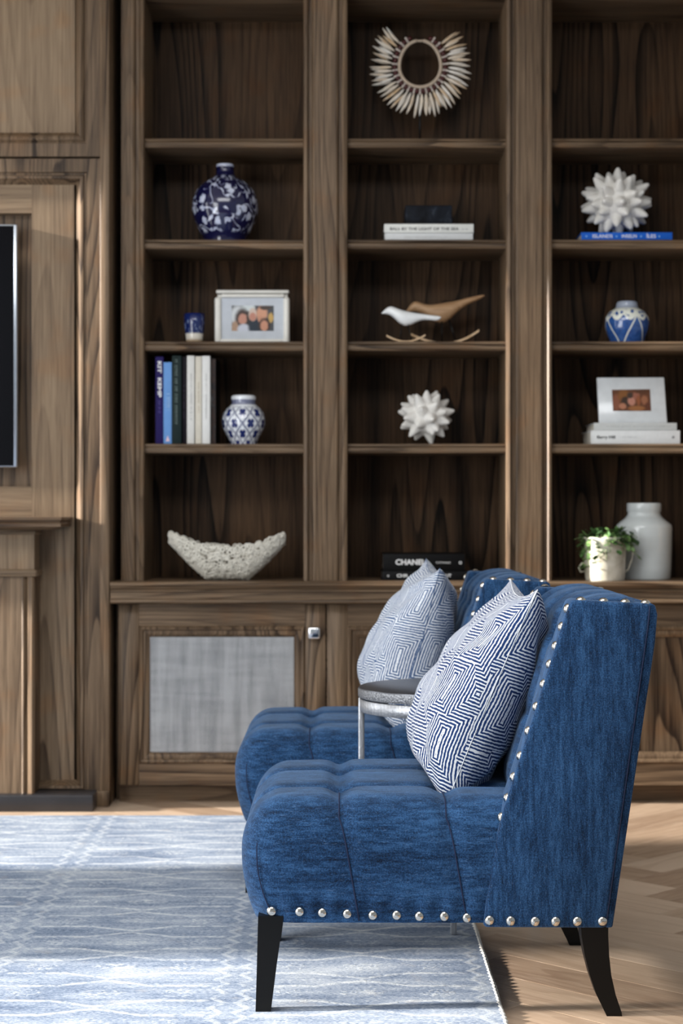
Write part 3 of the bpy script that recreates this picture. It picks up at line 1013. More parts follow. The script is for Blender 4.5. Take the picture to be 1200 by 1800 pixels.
# ------------------------------------------------------------------ cushions
def pillow(name, center, wv, hv, aw, ah, Tf, Tb, mat, label, seed):
    rng = random.Random(seed)
    N = 72
    wv, hv = Vector(wv).normalized(), Vector(hv).normalized()
    hv = (hv - wv * hv.dot(wv)).normalized()
    nv = wv.cross(hv)
    if nv.x > 0: nv = -nv
    vs, fs, uv = [], [], []
    ph = [rng.uniform(0, 6.28) for _ in range(8)]
    def pt(u, v, side):
        U = u * aw * (1 - .09 * (1 - v * v) ** 1.0 * abs(u) ** 3)
        V = v * ah * (1 - .12 * (1 - u * u) ** 1.0 * abs(v) ** 3)
        e = max(0.0, (1 - u * u) * (1 - v * v))
        fu = max(0.0, 1 - u * u) ** .42
        if side > 0:
            t = (v + .30) / 1.30
            fv = max(0.0, 1 - t ** 1.7) ** .88 if v > -.30 else max(0.0, 1 - (((-.30 - v) / .70) ** 2.4)) ** .50
        else:
            fv = max(0.0, 1 - v * v) ** .40
        th = (Tf if side > 0 else Tb) * fu * fv
        wr = e ** .5 * (.0055 * math.sin(7 * u + 3 * v + ph[0]) * math.sin(5 * v - 2 * u + ph[1]) + .0035 * math.sin(13 * v + 6 * u + ph[2]))
        # pull folds running in from the corners
        fold = 0.0
        for cu, cv, k in ((1, 1, 3), (-1, 1, 4), (1, -1, 5), (-1, -1, 6)):
            du, dv = u - cu, v - cv
            r = math.hypot(du, dv)
            a = math.atan2(dv * cv, du * cu)
            fold += .006 * math.exp(-(r - .45) ** 2 / .06) * math.sin(a * 9 + ph[k])
        th += wr + fold * min(1, e * 6)
        c = Vector(center) + wv * U + hv * V + nv * (th * side)
        c.z -= .006 * (1 - abs(u)) * e
        return c
    idx = {}
    for side in (1, -1):
        for i in range(N + 1):
            for j in range(N + 1):
                u, v = -math.cos(math.pi * i / N), -math.cos(math.pi * j / N)
                u = .55 * u + .45 * (2 * i / N - 1); v = .55 * v + .45 * (2 * j / N - 1)
                border = i in (0, N) or j in (0, N)
                key = (0, i, j) if border else (side, i, j)
                if key not in idx:
                    idx[key] = len(vs); vs.append(pt(u, v, side))
    # cloth coordinates in metres: arc length, running on round the near edge from front to back
    G = {}
    for side in (1, -1):
        P3 = np.array([[vs[idx[(0, i, j) if (i in (0, N) or j in (0, N)) else (side, i, j)]][:] for j in range(N + 1)] for i in range(N + 1)])
        su = np.concatenate([np.zeros((1, N + 1)), np.cumsum(np.linalg.norm(np.diff(P3, axis=0), axis=2), axis=0)])
        sv = np.concatenate([np.zeros((N + 1, 1)), np.cumsum(np.linalg.norm(np.diff(P3, axis=1), axis=2), axis=1)], axis=1)
        vc = sv - sv[:, N // 2:N // 2 + 1]
        if side > 0:
            uc = su - su[N // 2:N // 2 + 1, :]
            edge = uc[0:1, :]
        else:
            uc = edge - su
        G[side] = (uc, vc)
    def UV(i, j):
        return (float(G[side][0][i, j]), float(G[side][1][i, j]))
    for side in (1, -1):
        def K(i, j):
            return idx[(0, i, j) if (i in (0, N) or j in (0, N)) else (side, i, j)]
        for i in range(N):
            for j in range(N):
                q = [(i, j), (i + 1, j), (i + 1, j + 1), (i, j + 1)]
                if side > 0: q = q[::-1]
                fs.append(tuple(K(*a) for a in q)); uv += [UV(*a) for a in q]
    o = emit(name, vs, fs, mat, None, True, None, uv)
    tag(o, label, 'cushion', 'maze-patterned cushions on the chairs')
    # thin closed seam round the edge
    bd = [(-1, t) for t in np.linspace(-1, 1, 24)[:-1]] + [(t, 1) for t in np.linspace(-1, 1, 24)[:-1]] + [(1, t) for t in np.linspace(1, -1, 24)[:-1]] + [(t, -1) for t in np.linspace(1, -1, 24)[:-1]]
    tube('edge_seam', [pt(a, b, 1) for a, b in bd], .0010, mat, o, sides=5, closed=True)
    return o
pillow('cushion', (.309, 4.060, .633), (-.03, 1, .012), (.392, 0, .920), .232, .246, .122, .114, M_PILLOW_A,
       'navy and white maze-patterned cushion leaning in the nearer chair', 3)
pillow('cushion', (.208, 5.215, .645), (-.04, 1, .035), (.225, 0, .974), .222, .235, .142, .105, M_PILLOW_LIT,
       'maze-patterned cushion with washed-out light painted in, in the farther chair', 9)

# ------------------------------------------------------------------ side table between the chairs
TCX, TCY, TZ, TR = .268, 4.575, .583, .225
tb = thing('side_table', 'round silver metal side table between the two blue chairs', 'table', (TCX, TCY, 0))
lathe('top', [(0, TZ), (TR - .006, TZ), (TR - .001, TZ - .002), (TR, TZ - .006), (TR, TZ - .024), (TR - .003, TZ - .027), (0, TZ - .027)], (TCX, TCY, 0), M_TABLETOP, tb, 72, True)
autosmooth(bpy.data.objects['top'], 40)
lathe('top_rim', [(TR + .0004, TZ - .004), (TR + .0014, TZ - .006), (TR + .0014, TZ - .024), (TR + .0004, TZ - .026)], (TCX, TCY, 0), M_RIM, tb, 72)
lathe('apron', [(TR - .004, TZ - .030), (TR - .002, TZ - .031), (TR - .002, TZ - .060), (TR - .004, TZ - .061), (TR - .012, TZ - .061), (TR - .012, TZ - .030), (TR - .004, TZ - .030)], (TCX, TCY, 0), M_SILVER, tb, 72)
for k in range(4):
    a = math.pi / 2 * k
    lx, ly = TCX + (TR - .007) * math.cos(a), TCY + (TR - .007) * math.sin(a)
    box('leg', lx - .0075, lx + .0075, ly - .0075, ly + .0075, 0.0092, TZ - .028, M_SILVER, tb, bevel=.003)

# ------------------------------------------------------------------ things on the shelves
OY = 6.53                           # usual depth of the objects on the shelves
S1, S2, S3, S4 = SZ                 # shelf tops, highest first
def ox(x, Y=OY): return px(x, Y)
def vase_prof(rows, Y, z0, cxp):
    """rows: (photo row, half width in photo pixels) from the top down -> lathe profile from the bottom up"""
    k = Y / FPX
    ys = [r[0] for r in rows]
    yb = ys[-1]
    return [(max(.0005, w * k), (yb - y) * k) for y, w in rows][::-1]
def smooth_prof(p, n=48):
    p = np.array(p)
    s_ = np.r_[0, np.cumsum(np.linalg.norm(np.diff(p, axis=0), axis=1))]
    t = np.linspace(0, s_[-1], n)
    q = np.stack([np.interp(t, s_, p[:, 0]), np.interp(t, s_, p[:, 1])], 1)
    for _ in range(3):
        q[1:-1] = (q[:-2] + 2 * q[1:-1] + q[2:]) / 4
    return [tuple(a) for a in q]

# glazes
def glaze_scroll():
    a = NT('navy_glaze_white_scrolls')
    uv = a.coord('UV'); x, y, z = a.xyz(uv)
    v = a.comb(a.math('MULTIPLY', x, 2.6), y, 0.0)
    n1 = a.noise(v, 5.5, 1.5, .5, 1.1)
    scroll = a.math('SUBTRACT', 1.0, a.step(a.math('ABSOLUTE', a.math('SUBTRACT', n1, .5)), .020, .050))
    vo = a.n('ShaderNodeTexVoronoi', voronoi_dimensions='2D'); a.set(vo.inputs['Vector'], v); vo.inputs['Scale'].default_value = 4.4
    fl = a.math('SUBTRACT', 1.0, a.step(a.math('ADD', vo.outputs['Distance'], a.math('MULTIPLY', a.math('SUBTRACT', a.noise(v, 22, 2), .5), .40)), .15, .22))
    keep = a.step(a.noise(v, 8, 1), .40, .50)
    m_ = a.math('MAXIMUM', a.math('MULTIPLY', scroll, keep), fl)
    band = a.math('MULTIPLY', a.step(y, .10, .14), a.math('SUBTRACT', 1.0, a.step(y, .84, .88)))
    rim = a.step(y, .965, .975)
    m_ = a.math('MAXIMUM', a.math('MULTIPLY', m_, band), rim)
    pale = a.mix(a.noise(v, 18, 2), srgb(150, 160, 196), srgb(222, 226, 232))
    return a.fin(a.mix(m_, srgb(16, 18, 58), pale), .14, coat=.4)
def glaze_lattice():
    a = NT('blue_lattice_on_white_glaze')
    x, y, z = a.xyz(a.coord('UV'))
    u = a.math('MULTIPLY', x, 8.0); w = a.math('MULTIPLY', y, 2.9)
    p = a.math('ADD', u, w); q = a.math('SUBTRACT', u, w)
    fp = a.math('SUBTRACT', a.math('FRACT', p), .5); fq = a.math('SUBTRACT', a.math('FRACT', q), .5)
    ap, aq = a.math('ABSOLUTE', fp), a.math('ABSOLUTE', fq)
    # four-petalled flower in each cell and small diamonds on the crossings
    cross = a.math('MINIMUM', a.math('MAXIMUM', a.math('MULTIPLY', ap, 2.3), aq), a.math('MAXIMUM', ap, a.math('MULTIPLY', aq, 2.3)))
    flower = a.math('SUBTRACT', 1.0, a.step(cross, .30, .36))
    lat = a.step(a.math('MAXIMUM', ap, aq), .40, .44)
    spot = a.step(a.math('ADD', a.math('SUBTRACT', .5, ap), a.math('SUBTRACT', .5, aq)), .30, .20)
    gap = a.math('SUBTRACT', 1.0, a.math('MULTIPLY', a.step(a.noise(a.coord('UV'), 90, 1), .45, .55), .6))
    m_ = a.math('MAXIMUM', flower, a.math('MULTIPLY', lat, gap))
    band = a.math('SUBTRACT', 1.0, a.step(y, .62, .64))
    neck = a.math('MULTIPLY', a.step(y, .685, .695), a.math('SUBTRACT', 1.0, a.step(y, .765, .775)))
    m_ = a.math('MAXIMUM', a.math('MULTIPLY', m_, band), a.math('MULTIPLY', neck, .8))
    return a.fin(a.mix(m_, srgb(222, 226, 230), srgb(24, 40, 98)), .12, coat=.5)
def glaze_lotus():
    a = NT('blue_lotus_on_cream_glaze')
    uv = a.coord('UV'); x, y, z = a.xyz(uv)
    sc = a.math('MULTIPLY', a.math('ABSOLUTE', a.math('SINE', a.math('MULTIPLY', x, 2 * math.pi * 5))), .10)
    low = a.math('SUBTRACT', 1.0, a.step(a.math('ADD', y, sc), .50, .52))
    ax = a.math('ABSOLUTE', a.math('SUBTRACT', a.math('FRACT', a.math('ADD', a.math('MULTIPLY', x, 4), .3)), .5))
    arc = a.math('ABSOLUTE', a.math('SUBTRACT', a.math('ADD', a.math('MULTIPLY', ax, .9), .0), a.math('MULTIPLY', a.math('SUBTRACT', .50, y), .75)))
    arcs = a.math('MULTIPLY', a.math('SUBTRACT', 1.0, a.step(arc, .012, .028)), low)
    v = a.comb(a.math('MULTIPLY', x, 2.6), y, 0.0)
    vo = a.n('ShaderNodeTexVoronoi', voronoi_dimensions='2D'); a.set(vo.inputs['Vector'], v); vo.inputs['Scale'].default_value = 9
    dots = a.math('SUBTRACT', 1.0, a.step(vo.outputs['Distance'], .26, .34))
    dots = a.math('MULTIPLY', dots, a.math('MULTIPLY', a.step(a.math('ADD', y, sc), .55, .58), a.math('SUBTRACT', 1.0, a.step(y, .64, .66))))
    blue = a.mix(a.noise(v, 14, 3), srgb(12, 34, 92), srgb(58, 106, 176))
    m_ = a.math('MAXIMUM', a.math('SUBTRACT', low, arcs), dots)
    neck = a.math('MULTIPLY', a.step(y, .70, .715), .6)
    col = a.mix(a.math('MAXIMUM', m_, neck), srgb(226, 228, 216), blue)
    return a.fin(col, .12, coat=.5)
def glaze_cup():
    a = NT('blue_dip_glaze_cup')
    uv = a.coord('UV'); x, y, z = a.xyz(uv)
    v = a.comb(a.math('MULTIPLY', x, 2.2), y, 0.0)
    edge = a.math('ADD', y, a.math('MULTIPLY', a.math('SUBTRACT', a.noise(v, 14, 3), .5), .10))
    cz = a.math('DIVIDE', a.xyz(a.coord())[2], .108)
    top = a.step(a.math('ADD', cz, a.math('SUBTRACT', edge, y)), .32, .37)
    pat = a.math('MULTIPLY', a.step(a.noise(v, 12, 2, .5, .8), .60, .66), a.math('SUBTRACT', 1.0, a.step(cz, .8, .9)))
    blue = a.mix(a.math('MULTIPLY', pat, .7), srgb(18, 34, 88), srgb(150, 170, 198))
    sand = a.mix(a.step(cz, .10, .18), srgb(190, 168, 140), srgb(222, 216, 204))
    return a.fin(a.mix(top, sand, blue), .16, coat=.4)

v1 = lathe('vase', smooth_prof(vase_prof([(277, 15), (279, 17), (283, 15.5), (293, 15.5), (299, 19), (308, 36), (322, 50), (340, 57.5), (355, 58.5), (372, 55), (392, 46), (408, 38), (418, 37)], 6.55, 0, 0), 60),
           (ox(395.5, 6.55), 6.55, S2), glaze_scroll())
tag(v1, 'dark navy porcelain vase with white scrolls on the second shelf', 'vase')
v2 = lathe('ginger_jar', smooth_prof(vase_prof([(691, 2), (692, 21), (695, 22.5), (706, 20.5), (709, 22), (714, 29), (724, 36), (737, 38.5), (750, 36.5), (763, 29.5), (773, 24), (779, 23.5)], OY, 0, 0), 60),
           (ox(428), OY, S4), glaze_lattice())
tag(v2, 'small blue and white lattice ginger jar beside the upright books', 'jar')
v3 = lathe('ginger_jar', smooth_prof(vase_prof([(523, 2), (524, 17), (527, 18.5), (534, 19), (537, 22), (542, 31), (552, 37.5), (562, 39), (575, 37), (588, 32), (599, 29)], OY, 0, 0), 60),
           (ox(1101.5), OY, S3), glaze_lotus())
tag(v3, 'squat ginger jar with cream dotted shoulder and blue base, alone on its shelf', 'jar')
cupp = [(546, 18.5), (560, 18.3), (575, 17), (588, 15), (599, 14.2)]
pr = vase_prof(cupp, OY, 0, 0)
pr = [(0.0, 0.0)] + pr + [(pr[-1][0] - .003, pr[-1][1]), (pr[0][0] - .004, .006), (0, .006)]
v4 = lathe('tumbler_cup', pr, (ox(341.5), OY, S3), glaze_cup())
tag(v4, 'small blue glazed ceramic cup beside the white picture frame', 'cup')
jp = vase_prof([(886, 29), (888, 30), (900, 30), (902, 28.5), (907, 29), (912, 33), (924, 48), (930, 49), (960, 48.5), (1000, 47.5), (1016, 46.5), (1019, 45)], 6.60, 0, 0)
a_ = NT('pale_celadon_glaze')
xx, yy, zz = a_.xyz(a_.coord())
rings_ = a_.math('SINE', a_.math('MULTIPLY', zz, 220))
M_CELADON = a_.fin(a_.mix(a_.noise(a_.coord(), 12, 3), srgb(190, 196, 196), srgb(212, 217, 216)), .16, coat=.4)
a_.bump(rings_, .06, .002)
v5 = lathe('storage_jar', [(0, 0)] + jp + [(0, jp[-1][1] + .001)], (ox(1131.5, 6.60), 6.60, CT), M_CELADON)
autosmooth(v5, 60)
tag(v5, 'large pale glazed stoneware jar on the counter behind the pot plant', 'jar')

# --- books
def book(x0, x1, z0, z1, y0, depth, color, label, group, spine='front', rough=.5, name='book'):
    """a book whose spine faces the room; x across, z up"""
    b = thing(name, label, 'book', ((x0 + x1) / 2, y0 + depth / 2, z0), group)
    m_ = plain(name + '_cover', color, .6, scale=60, var=.04, spec=.15)
    lie = (x1 - x0) > (z1 - z0)
    if lie:
        t = min(.003, (z1 - z0) * .15)
        box('spine', x0, x1, y0, y0 + .004, z0, z1, m_, b, bevel=.0012)
        box('cover', x0, x1, y0 + .003, y0 + depth, z1 - t, z1, m_, b)
        box('cover', x0, x1, y0 + .003, y0 + depth, z0, z0 + t, m_, b)
        box('pages', x0 + .004, x1 - .004, y0 + .004, y0 + depth - .004, z0 + t, z1 - t, M_PAGES, b)
    else:
        t = min(.003, (x1 - x0) * .15)
        box('spine', x0, x1, y0, y0 + .004, z0, z1, m_, b, bevel=.0012)
        box('cover', x0, x0 + t, y0 + .003, y0 + depth, z0, z1, m_, b)
        box('cover', x1 - t, x1, y0 + .003, y0 + depth, z0, z1, m_, b)
        box('pages', x0 + t, x1 - t, y0 + .004, y0 + depth - .004, z0 + .004, z1 - .004, M_PAGES, b)
    return b
def ink(name, c):
    return plain(name, c, .5, scale=100, var=.02)
def illegible(b, n, x0, x1, z0, z1, y, mat, seed, vertical=False, gap=.35):
    """a run of letter-sized marks standing for print too soft to read"""
    rng = random.Random(seed)
    L = (z1 - z0) if vertical else (x1 - x0)
    vs, fs = [], []
    t = 0.0
    step = L / n
    for i in range(n):
        if rng.random() < .16:
            continue
        a0, a1 = i * step, i * step + step * (1 - gap)
        if vertical:
            q = [(x0, z1 - a0), (x1, z1 - a0), (x1, z1 - a1), (x0, z1 - a1)]
            bars = [[(x0, z1 - a0), (x1, z1 - a0), (x1, z1 - a0 - step * .2), (x0, z1 - a0 - step * .2)],
                    [(x0 + (x1 - x0) * rng.choice((0, .4, .75)), z1 - a0), (x0 + (x1 - x0) * 1, z1 - a0), (x1, z1 - a1), (x0 + (x1 - x0) * .8, z1 - a1)]]
        else:
            bars = [[(x0 + a0, z0), (x0 + a0 + step * .2, z0), (x0 + a0 + step * .2, z1), (x0 + a0, z1)],
                    [(x0 + a0, z0 + (z1 - z0) * rng.choice((0, .4, .8))), (x0 + a1, z0 + (z1 - z0) * rng.choice((0, .4, .8))), (x0 + a1, z1), (x0 + a0, z1 - (z1 - z0) * .2)]]
        for q in bars:
            k = len(vs)
            vs += [(p[0], y, p[1]) for p in q]
            fs.append((k, k + 1, k + 2, k + 3))
    return emit('lettering', vs, fs, mat, b)
INK_B, INK_W, INK_G = ink('black_print', srgb(40, 40, 42)), ink('white_print', srgb(226, 226, 226)), ink('grey_print', srgb(150, 150, 150))
BK = 6.45
def bX(x): return px(x, BK)
# upright row, leaning a touch in the photograph
zt = lambda y: S4 + (779 - y) * BK / FPX
ups = 'upright books on the shelf under the white picture frame'
b = book(bX(272.5), bX(286.5), S4, zt(625), BK + .010, .20, srgb(34, 24, 84), 'deep purple upright book, leftmost of the row', ups)
text('title', 'KIT  KEMP', (bX(279.5), BK + .0098, zt(633)), .018, INK_W, b, width=.128, vertical=True, bold=.0006)
illegible(b, 10, bX(277), bX(281), zt(725), zt(702), BK + .0098, ink('purple_print', srgb(90, 80, 150)), 5, True)
lathe('publisher_mark', [(0, 0), (.004, 0)], (bX(279.5), 0, 0), INK_W, b, seg=12) if False else None
b = book(bX(287), bX(301.5), S4, zt(635), BK + .004, .19, srgb(104, 150, 208), 'light sky blue upright book', ups)
illegible(b, 22, bX(291), bX(298), zt(720), zt(690), BK + .0038, ink('pale_blue_print', srgb(166, 196, 230)), 6, True)
emit('publisher_mark', [(bX(291), BK + .0038, zt(774)), (bX(298), BK + .0038, zt(774)), (bX(294.5), BK + .0038, zt(764))], [(0, 1, 2)], ink('pink_print', srgb(222, 190, 200)), b)
b = book(bX(302), bX(318.5), S4, zt(623.5), BK + .002, .22, srgb(26, 40, 40), 'dark green upright book with small pale lettering', ups)
illegible(b, 34, bX(306.5), bX(311.5), zt(745), zt(630), BK + .0018, ink('sage_print', srgb(112, 130, 124)), 7, True)
b = book(bX(319), bX(327.5), S4, zt(624), BK + .016, .22, srgb(22, 18, 26), 'thin black upright book between the green and white books', ups)
illegible(b, 14, bX(321), bX(323), zt(735), zt(675), BK + .0158, ink('plum_print', srgb(60, 44, 76)), 8, True)
b = book(bX(328.5), bX(341.5), S4, zt(623.5), BK + .000, .22, srgb(214, 213, 208), 'white upright book next to the black one', ups)
illegible(b, 36, bX(334), bX(337), zt(738), zt(655), BK - .0002, INK_G, 9, True)
b = book(bX(343), bX(354), S4, zt(624.5), BK + .002, .22, srgb(206, 200, 186), 'cream upright book between two white books', ups)
illegible(b, 26, bX(347), bX(350), zt(725), zt(670), BK + .0018, ink('sand_print', srgb(166, 150, 124)), 10, True)
b = book(bX(355), bX(369), S4, zt(624), BK - .001, .22, srgb(216, 216, 213), 'white upright book with grey vertical lettering', ups)
illegible(b, 40, bX(360.5), bX(363.5), zt(735), zt(655), BK - .0012, INK_G, 11, True)
def cover_art():
    a = NT('dark_photographic_cover')
    n_ = a.noise(a.coord(), 26, 3, .6)
    return a.fin(a.ramp(n_, [(.35, srgb(10, 9, 12)), (.5, srgb(60, 36, 24)), (.58, srgb(24, 22, 26)), (.68, srgb(118, 112, 108))]), .3)
b = book(bX(369.5), bX(378), S4, zt(626), BK + .03, .21, srgb(20, 16, 16), 'dark picture-spined upright book, rightmost of the row', ups)
emit('spine_print', [(bX(370), BK + .0297, S4 + .004), (bX(377.5), BK + .0297, S4 + .004), (bX(377.5), BK + .0297, zt(628)), (bX(370), BK + .0297, zt(628))], [(0, 1, 2, 3)], cover_art(), b)

# two white books and a dark block, middle bay
def stack_z(s_, y, base, Y): return s_ + (base - y) * Y / FPX
q = lambda y: stack_z(S2, y, 421.5, BK)
b1 = book(bX(676), bX(831), S2, q(408), BK, .24, srgb(206, 208, 208), 'plain white book lying flat under another, middle bay', 'white books lying in the middle bay')
illegible(b1, 40, bX(710), bX(795), q(417), q(413), BK - .0002, ink('faint_print', srgb(192, 194, 194)), 21)
b2 = book(bX(675), bX(832), q(407.6), q(392), BK - .003, .25, srgb(214, 215, 210), 'white flat book with dark capital lettering on its spine', 'white books lying in the middle bay')
text('title', 'BALI: BY THE LIGHT OF THE SEA', (bX(685), BK - .0032, q(401)), .0135, INK_B, b2, width=bX(806) - bX(685), bold=.0003)
illegible(b2, 6, bX(812), bX(822), q(403), q(400), BK - .0032, INK_G, 22)
def dark_box():
    a = NT('smoky_black_box')
    return a.fin(a.ramp(a.noise(a.coord(), 18, 3, .6, .6), [(.4, srgb(14, 16, 20)), (.62, srgb(28, 32, 40)), (.76, srgb(64, 70, 80))]), .6, spec=.1)
dk = box('keepsake_box', bX(713), bX(796), BK + .06, BK + .20, q(392), q(354), dark_box(), bevel=.003)
tag(dk, 'small black marbled box on top of the white books', 'box')

# blue book under the big urchin
q = lambda y: stack_z(S2, y, 421.5, BK)
b3 = book(bX(1021), bX(1181), S2, q(407), BK - .004, .22, srgb(28, 92, 190), 'bright blue flat book under the larger spiky ornament', None)
text('title', 'ISLANDS', (bX(1041), BK - .0042, q(414)), .017, INK_W, b3, width=bX(1076) - bX(1041), bold=.0002)
text('title', 'INSELN', (bX(1092), BK - .0042, q(414)), .017, INK_W, b3, width=bX(1118) - bX(1092), bold=.0002)
text('title', 'ÎLES', (bX(1135), BK - .0042, q(414)), .017, INK_W, b3, width=bX(1152) - bX(1135), bold=.0002)
for xx_ in (1030, 1083, 1126, 1158):
    emit('mark', [(bX(xx_ - 1.6), BK - .0042, q(414)), (bX(xx_), BK - .0042, q(415.8)), (bX(xx_ + 1.6), BK - .0042, q(414)), (bX(xx_), BK - .0042, q(412.2))], [(0, 1, 2, 3)], ink('pale_blue_mark', srgb(140, 190, 230)), b3)

# white books under the leaning photograph
q = lambda y: stack_z(S4, y, 779.5, BK)
b4 = book(bX(1038), bX(1195), S4, q(755.5), BK, .24, srgb(222, 223, 222), 'thick white flat book at the bottom of the leaning photograph pile', 'white books under the leaning photograph')
text('title', 'Barry Hill', (bX(1049), BK - .0002, q(767.5)), .015, INK_B, b4, width=bX(1081) - bX(1049), bold=.0004)
illegible(b4, 26, bX(1088), bX(1120), q(769), q(766), BK - .0002, ink('faint_print_b', srgb(200, 200, 200)), 31)
tube('publisher_mark', [(bX(1183) + .005 * math.cos(t), BK - .0003, q(767.5) + .005 * math.sin(t)) for t in np.linspace(0, 6.283, 17)[:-1]], .0008, INK_G, b4, sides=4, closed=True)
emit('publisher_dot', [(bX(1183) + .0028 * math.cos(t), BK - .0004, q(767.5) + .0028 * math.sin(t)) for t in np.linspace(0, 6.283, 9)[:-1]], [tuple(range(8))], INK_B, b4)
b5 = book(bX(1044), bX(1190), q(755), q(742), BK + .008, .22, srgb(196, 198, 196), 'thin grey-white flat book directly under the leaning photograph', 'white books under the leaning photograph')
illegible(b5, 60, bX(1066), bX(1180), q(750), q(747), BK + .0078, ink('faint_print_c', srgb(178, 180, 178)), 33)

# black fashion books on the counter
CY = 6.47
def cX(x): return px(x, CY)
q = lambda y: stack_z(CT, y, 1019, CY)
b6 = book(cX(671), cX(822), CT, q(1003.5), CY, .25, srgb(16, 16, 18), 'lower black flat book on the counter behind the farther cushion', 'black books on the counter')
text('title', 'CHR', (cX(697), CY - .0002, q(1011.5)), .0155, INK_W, b6, width=cX(717) - cX(697), bold=.0005)
text('title', 'OUT', (cX(776), CY - .0002, q(1011.5)), .0155, INK_W, b6, width=cX(793) - cX(776), bold=.0005)
tube('publisher_mark', [(cX(682) + .003 * math.cos(t), CY - .0003, q(1011.5) + .003 * math.sin(t)) for t in np.linspace(0, 6.283, 13)[:-1]], .0012, INK_W, b6, sides=4, closed=True)
b7 = book(cX(673), cX(817), q(1003), q(973), CY + .004, .25, srgb(6, 6, 7), 'upper thick black flat book with large white lettering', 'black books on the counter')
text('title', 'CHANEL', (cX(695), CY + .0038, q(988)), .026, INK_W, b7, width=cX(748) - cX(695), bold=.0009)
text('title', 'CATWALK', (cX(766), CY + .0038, q(988.5)), .0095, INK_W, b7, width=cX(792) - cX(766))
tube('publisher_mark', [(cX(809) + .0042 * math.cos(t), CY + .0037, q(988.5) + .0042 * math.sin(t)) for t in np.linspace(0, 6.283, 13)[:-1]], .0016, INK_W, b7, sides=4, closed=True)

# --- picture prints
def print_mat(name, base, blobs, rough=.3):
    """flat photograph: soft elliptical patches of colour over a base, in the picture's own 0..1 space"""
    a = NT(name)
    x, y, z = a.xyz(a.coord('UV'))
    wob = a.math('MULTIPLY', a.math('SUBTRACT', a.noise(a.coord('UV'), 9, 2), .5), .05)
    x = a.math('ADD', x, wob); y = a.math('ADD', y, wob)
    col = base
    for cx0, cy0, rx, ry, c in blobs:
        e = a.math('ADD', a.math('POWER', a.math('DIVIDE', a.math('SUBTRACT', x, cx0), rx), 2.0),
                   a.math('POWER', a.math('DIVIDE', a.math('SUBTRACT', y, cy0), ry), 2.0))
        col = a.mix(a.math('SUBTRACT', 1.0, a.step(e, .45, 1.4)), col, c)
    return a.fin(col, rough)
def quad(name, p, mat, parent):
    return emit(name, p, [(0, 1, 2, 3)], mat, parent, uvs=[(0, 0), (1, 0), (1, 1), (0, 1)])
FAM = print_mat('family_photograph', srgb(66, 70, 74), [
    (.16, .60, .20, .42, srgb(206, 210, 212)), (.40, .92, .16, .16, srgb(206, 214, 214)),
    (.26, .45, .19, .46, srgb(62, 46, 40)), (.08, .10, .09, .30, srgb(168, 136, 112)), (.40, .40, .08, .36, srgb(44, 36, 34)),
    (.26, .47, .105, .22, srgb(190, 136, 116)), (.29, .08, .16, .20, srgb(196, 200, 212)),
    (.56, .16, .17, .34, srgb(22, 38, 52)), (.50, .66, .10, .26, srgb(206, 186, 172)), (.50, .56, .085, .17, srgb(188, 130, 110)),
    (.72, .70, .135, .30, srgb(204, 150, 120)), (.80, .92, .14, .10, srgb(70, 56, 50)), (.68, .46, .07, .14, srgb(196, 140, 112)),
    (.93, .52, .065, .20, srgb(196, 160, 92)), (.78, .22, .15, .30, srgb(58, 38, 30)), (.77, .20, .09, .22, srgb(196, 140, 112))])
WARM = print_mat('warm_brown_photograph', srgb(96, 54, 28), [
    (.10, .40, .10, .40, srgb(132, 78, 54)), (.30, .70, .16, .30, srgb(128, 80, 34)), (.34, .42, .12, .26, srgb(54, 36, 24)),
    (.26, .22, .10, .14, srgb(176, 118, 90)), (.50, .46, .10, .22, srgb(186, 128, 108)), (.47, .72, .09, .14, srgb(62, 44, 34)),
    (.63, .72, .09, .20, srgb(150, 92, 72)), (.68, .48, .05, .24, srgb(142, 80, 44)), (.84, .50, .09, .22, srgb(150, 96, 66)),
    (.62, .12, .22, .12, srgb(150, 96, 52)), (.92, .20, .08, .20, srgb(92, 48, 26)), (.78, .90, .22, .10, srgb(84, 48, 24))])
M_FRAME = plain('ivory_frame', srgb(222, 220, 212), .4)
M_MAT = plain('pale_grey_mount', srgb(192, 198, 206), .7)
pf1 = thing('picture_frame', 'ivory picture frame holding a family photograph beside the blue cup', 'picture frame', (ox(443), OY, S3))
FZ = lambda y: S3 + (600 - y) * OY / FPX
box('backing', ox(382), ox(505), OY + .008, OY + .016, FZ(599), FZ(512), M_FRAME, pf1)
for (a0, a1) in ((377, 389), (498, 509)):
    box('frame_side', ox(a0), ox(a1), OY - .008, OY + .016, FZ(600), FZ(517), M_FRAME, pf1, bevel=.0105, seg=4)
box('frame_base', ox(380), ox(507), OY - .006, OY + .016, FZ(600), FZ(591), M_FRAME, pf1, bevel=.006, seg=3)
box('frame_head', ox(388), ox(500), OY - .006, OY + .016, FZ(518), FZ(512), M_FRAME, pf1, bevel=.005, seg=3)
box('top_bar', ox(379.5), ox(508), OY - .010, OY + .012, FZ(511), FZ(505), M_FRAME, pf1, bevel=.0055, seg=3)
box('top_bar_pin', ox(392), ox(394), OY, OY + .006, FZ(512.5), FZ(510), M_FRAME, pf1)
box('top_bar_pin', ox(494), ox(496), OY, OY + .006, FZ(512.5), FZ(510), M_FRAME, pf1)
box('mount', ox(389), ox(498), OY + .004, OY + .008, FZ(591), FZ(518), M_MAT, pf1)
quad('photograph', [(ox(407), OY + .0035, FZ(576.5)), (ox(481), OY + .0035, FZ(576.5)), (ox(481), OY + .0035, FZ(532)), (ox(407), OY + .0035, FZ(532))], FAM, pf1)
emit('etched_mark', [(ox(492), OY - .0064, FZ(598)), (ox(496), OY - .0064, FZ(598)), (ox(495), OY - .0064, FZ(594)), (ox(493), OY - .0064, FZ(594))], [(0, 1, 2, 3)], INK_G, pf1)

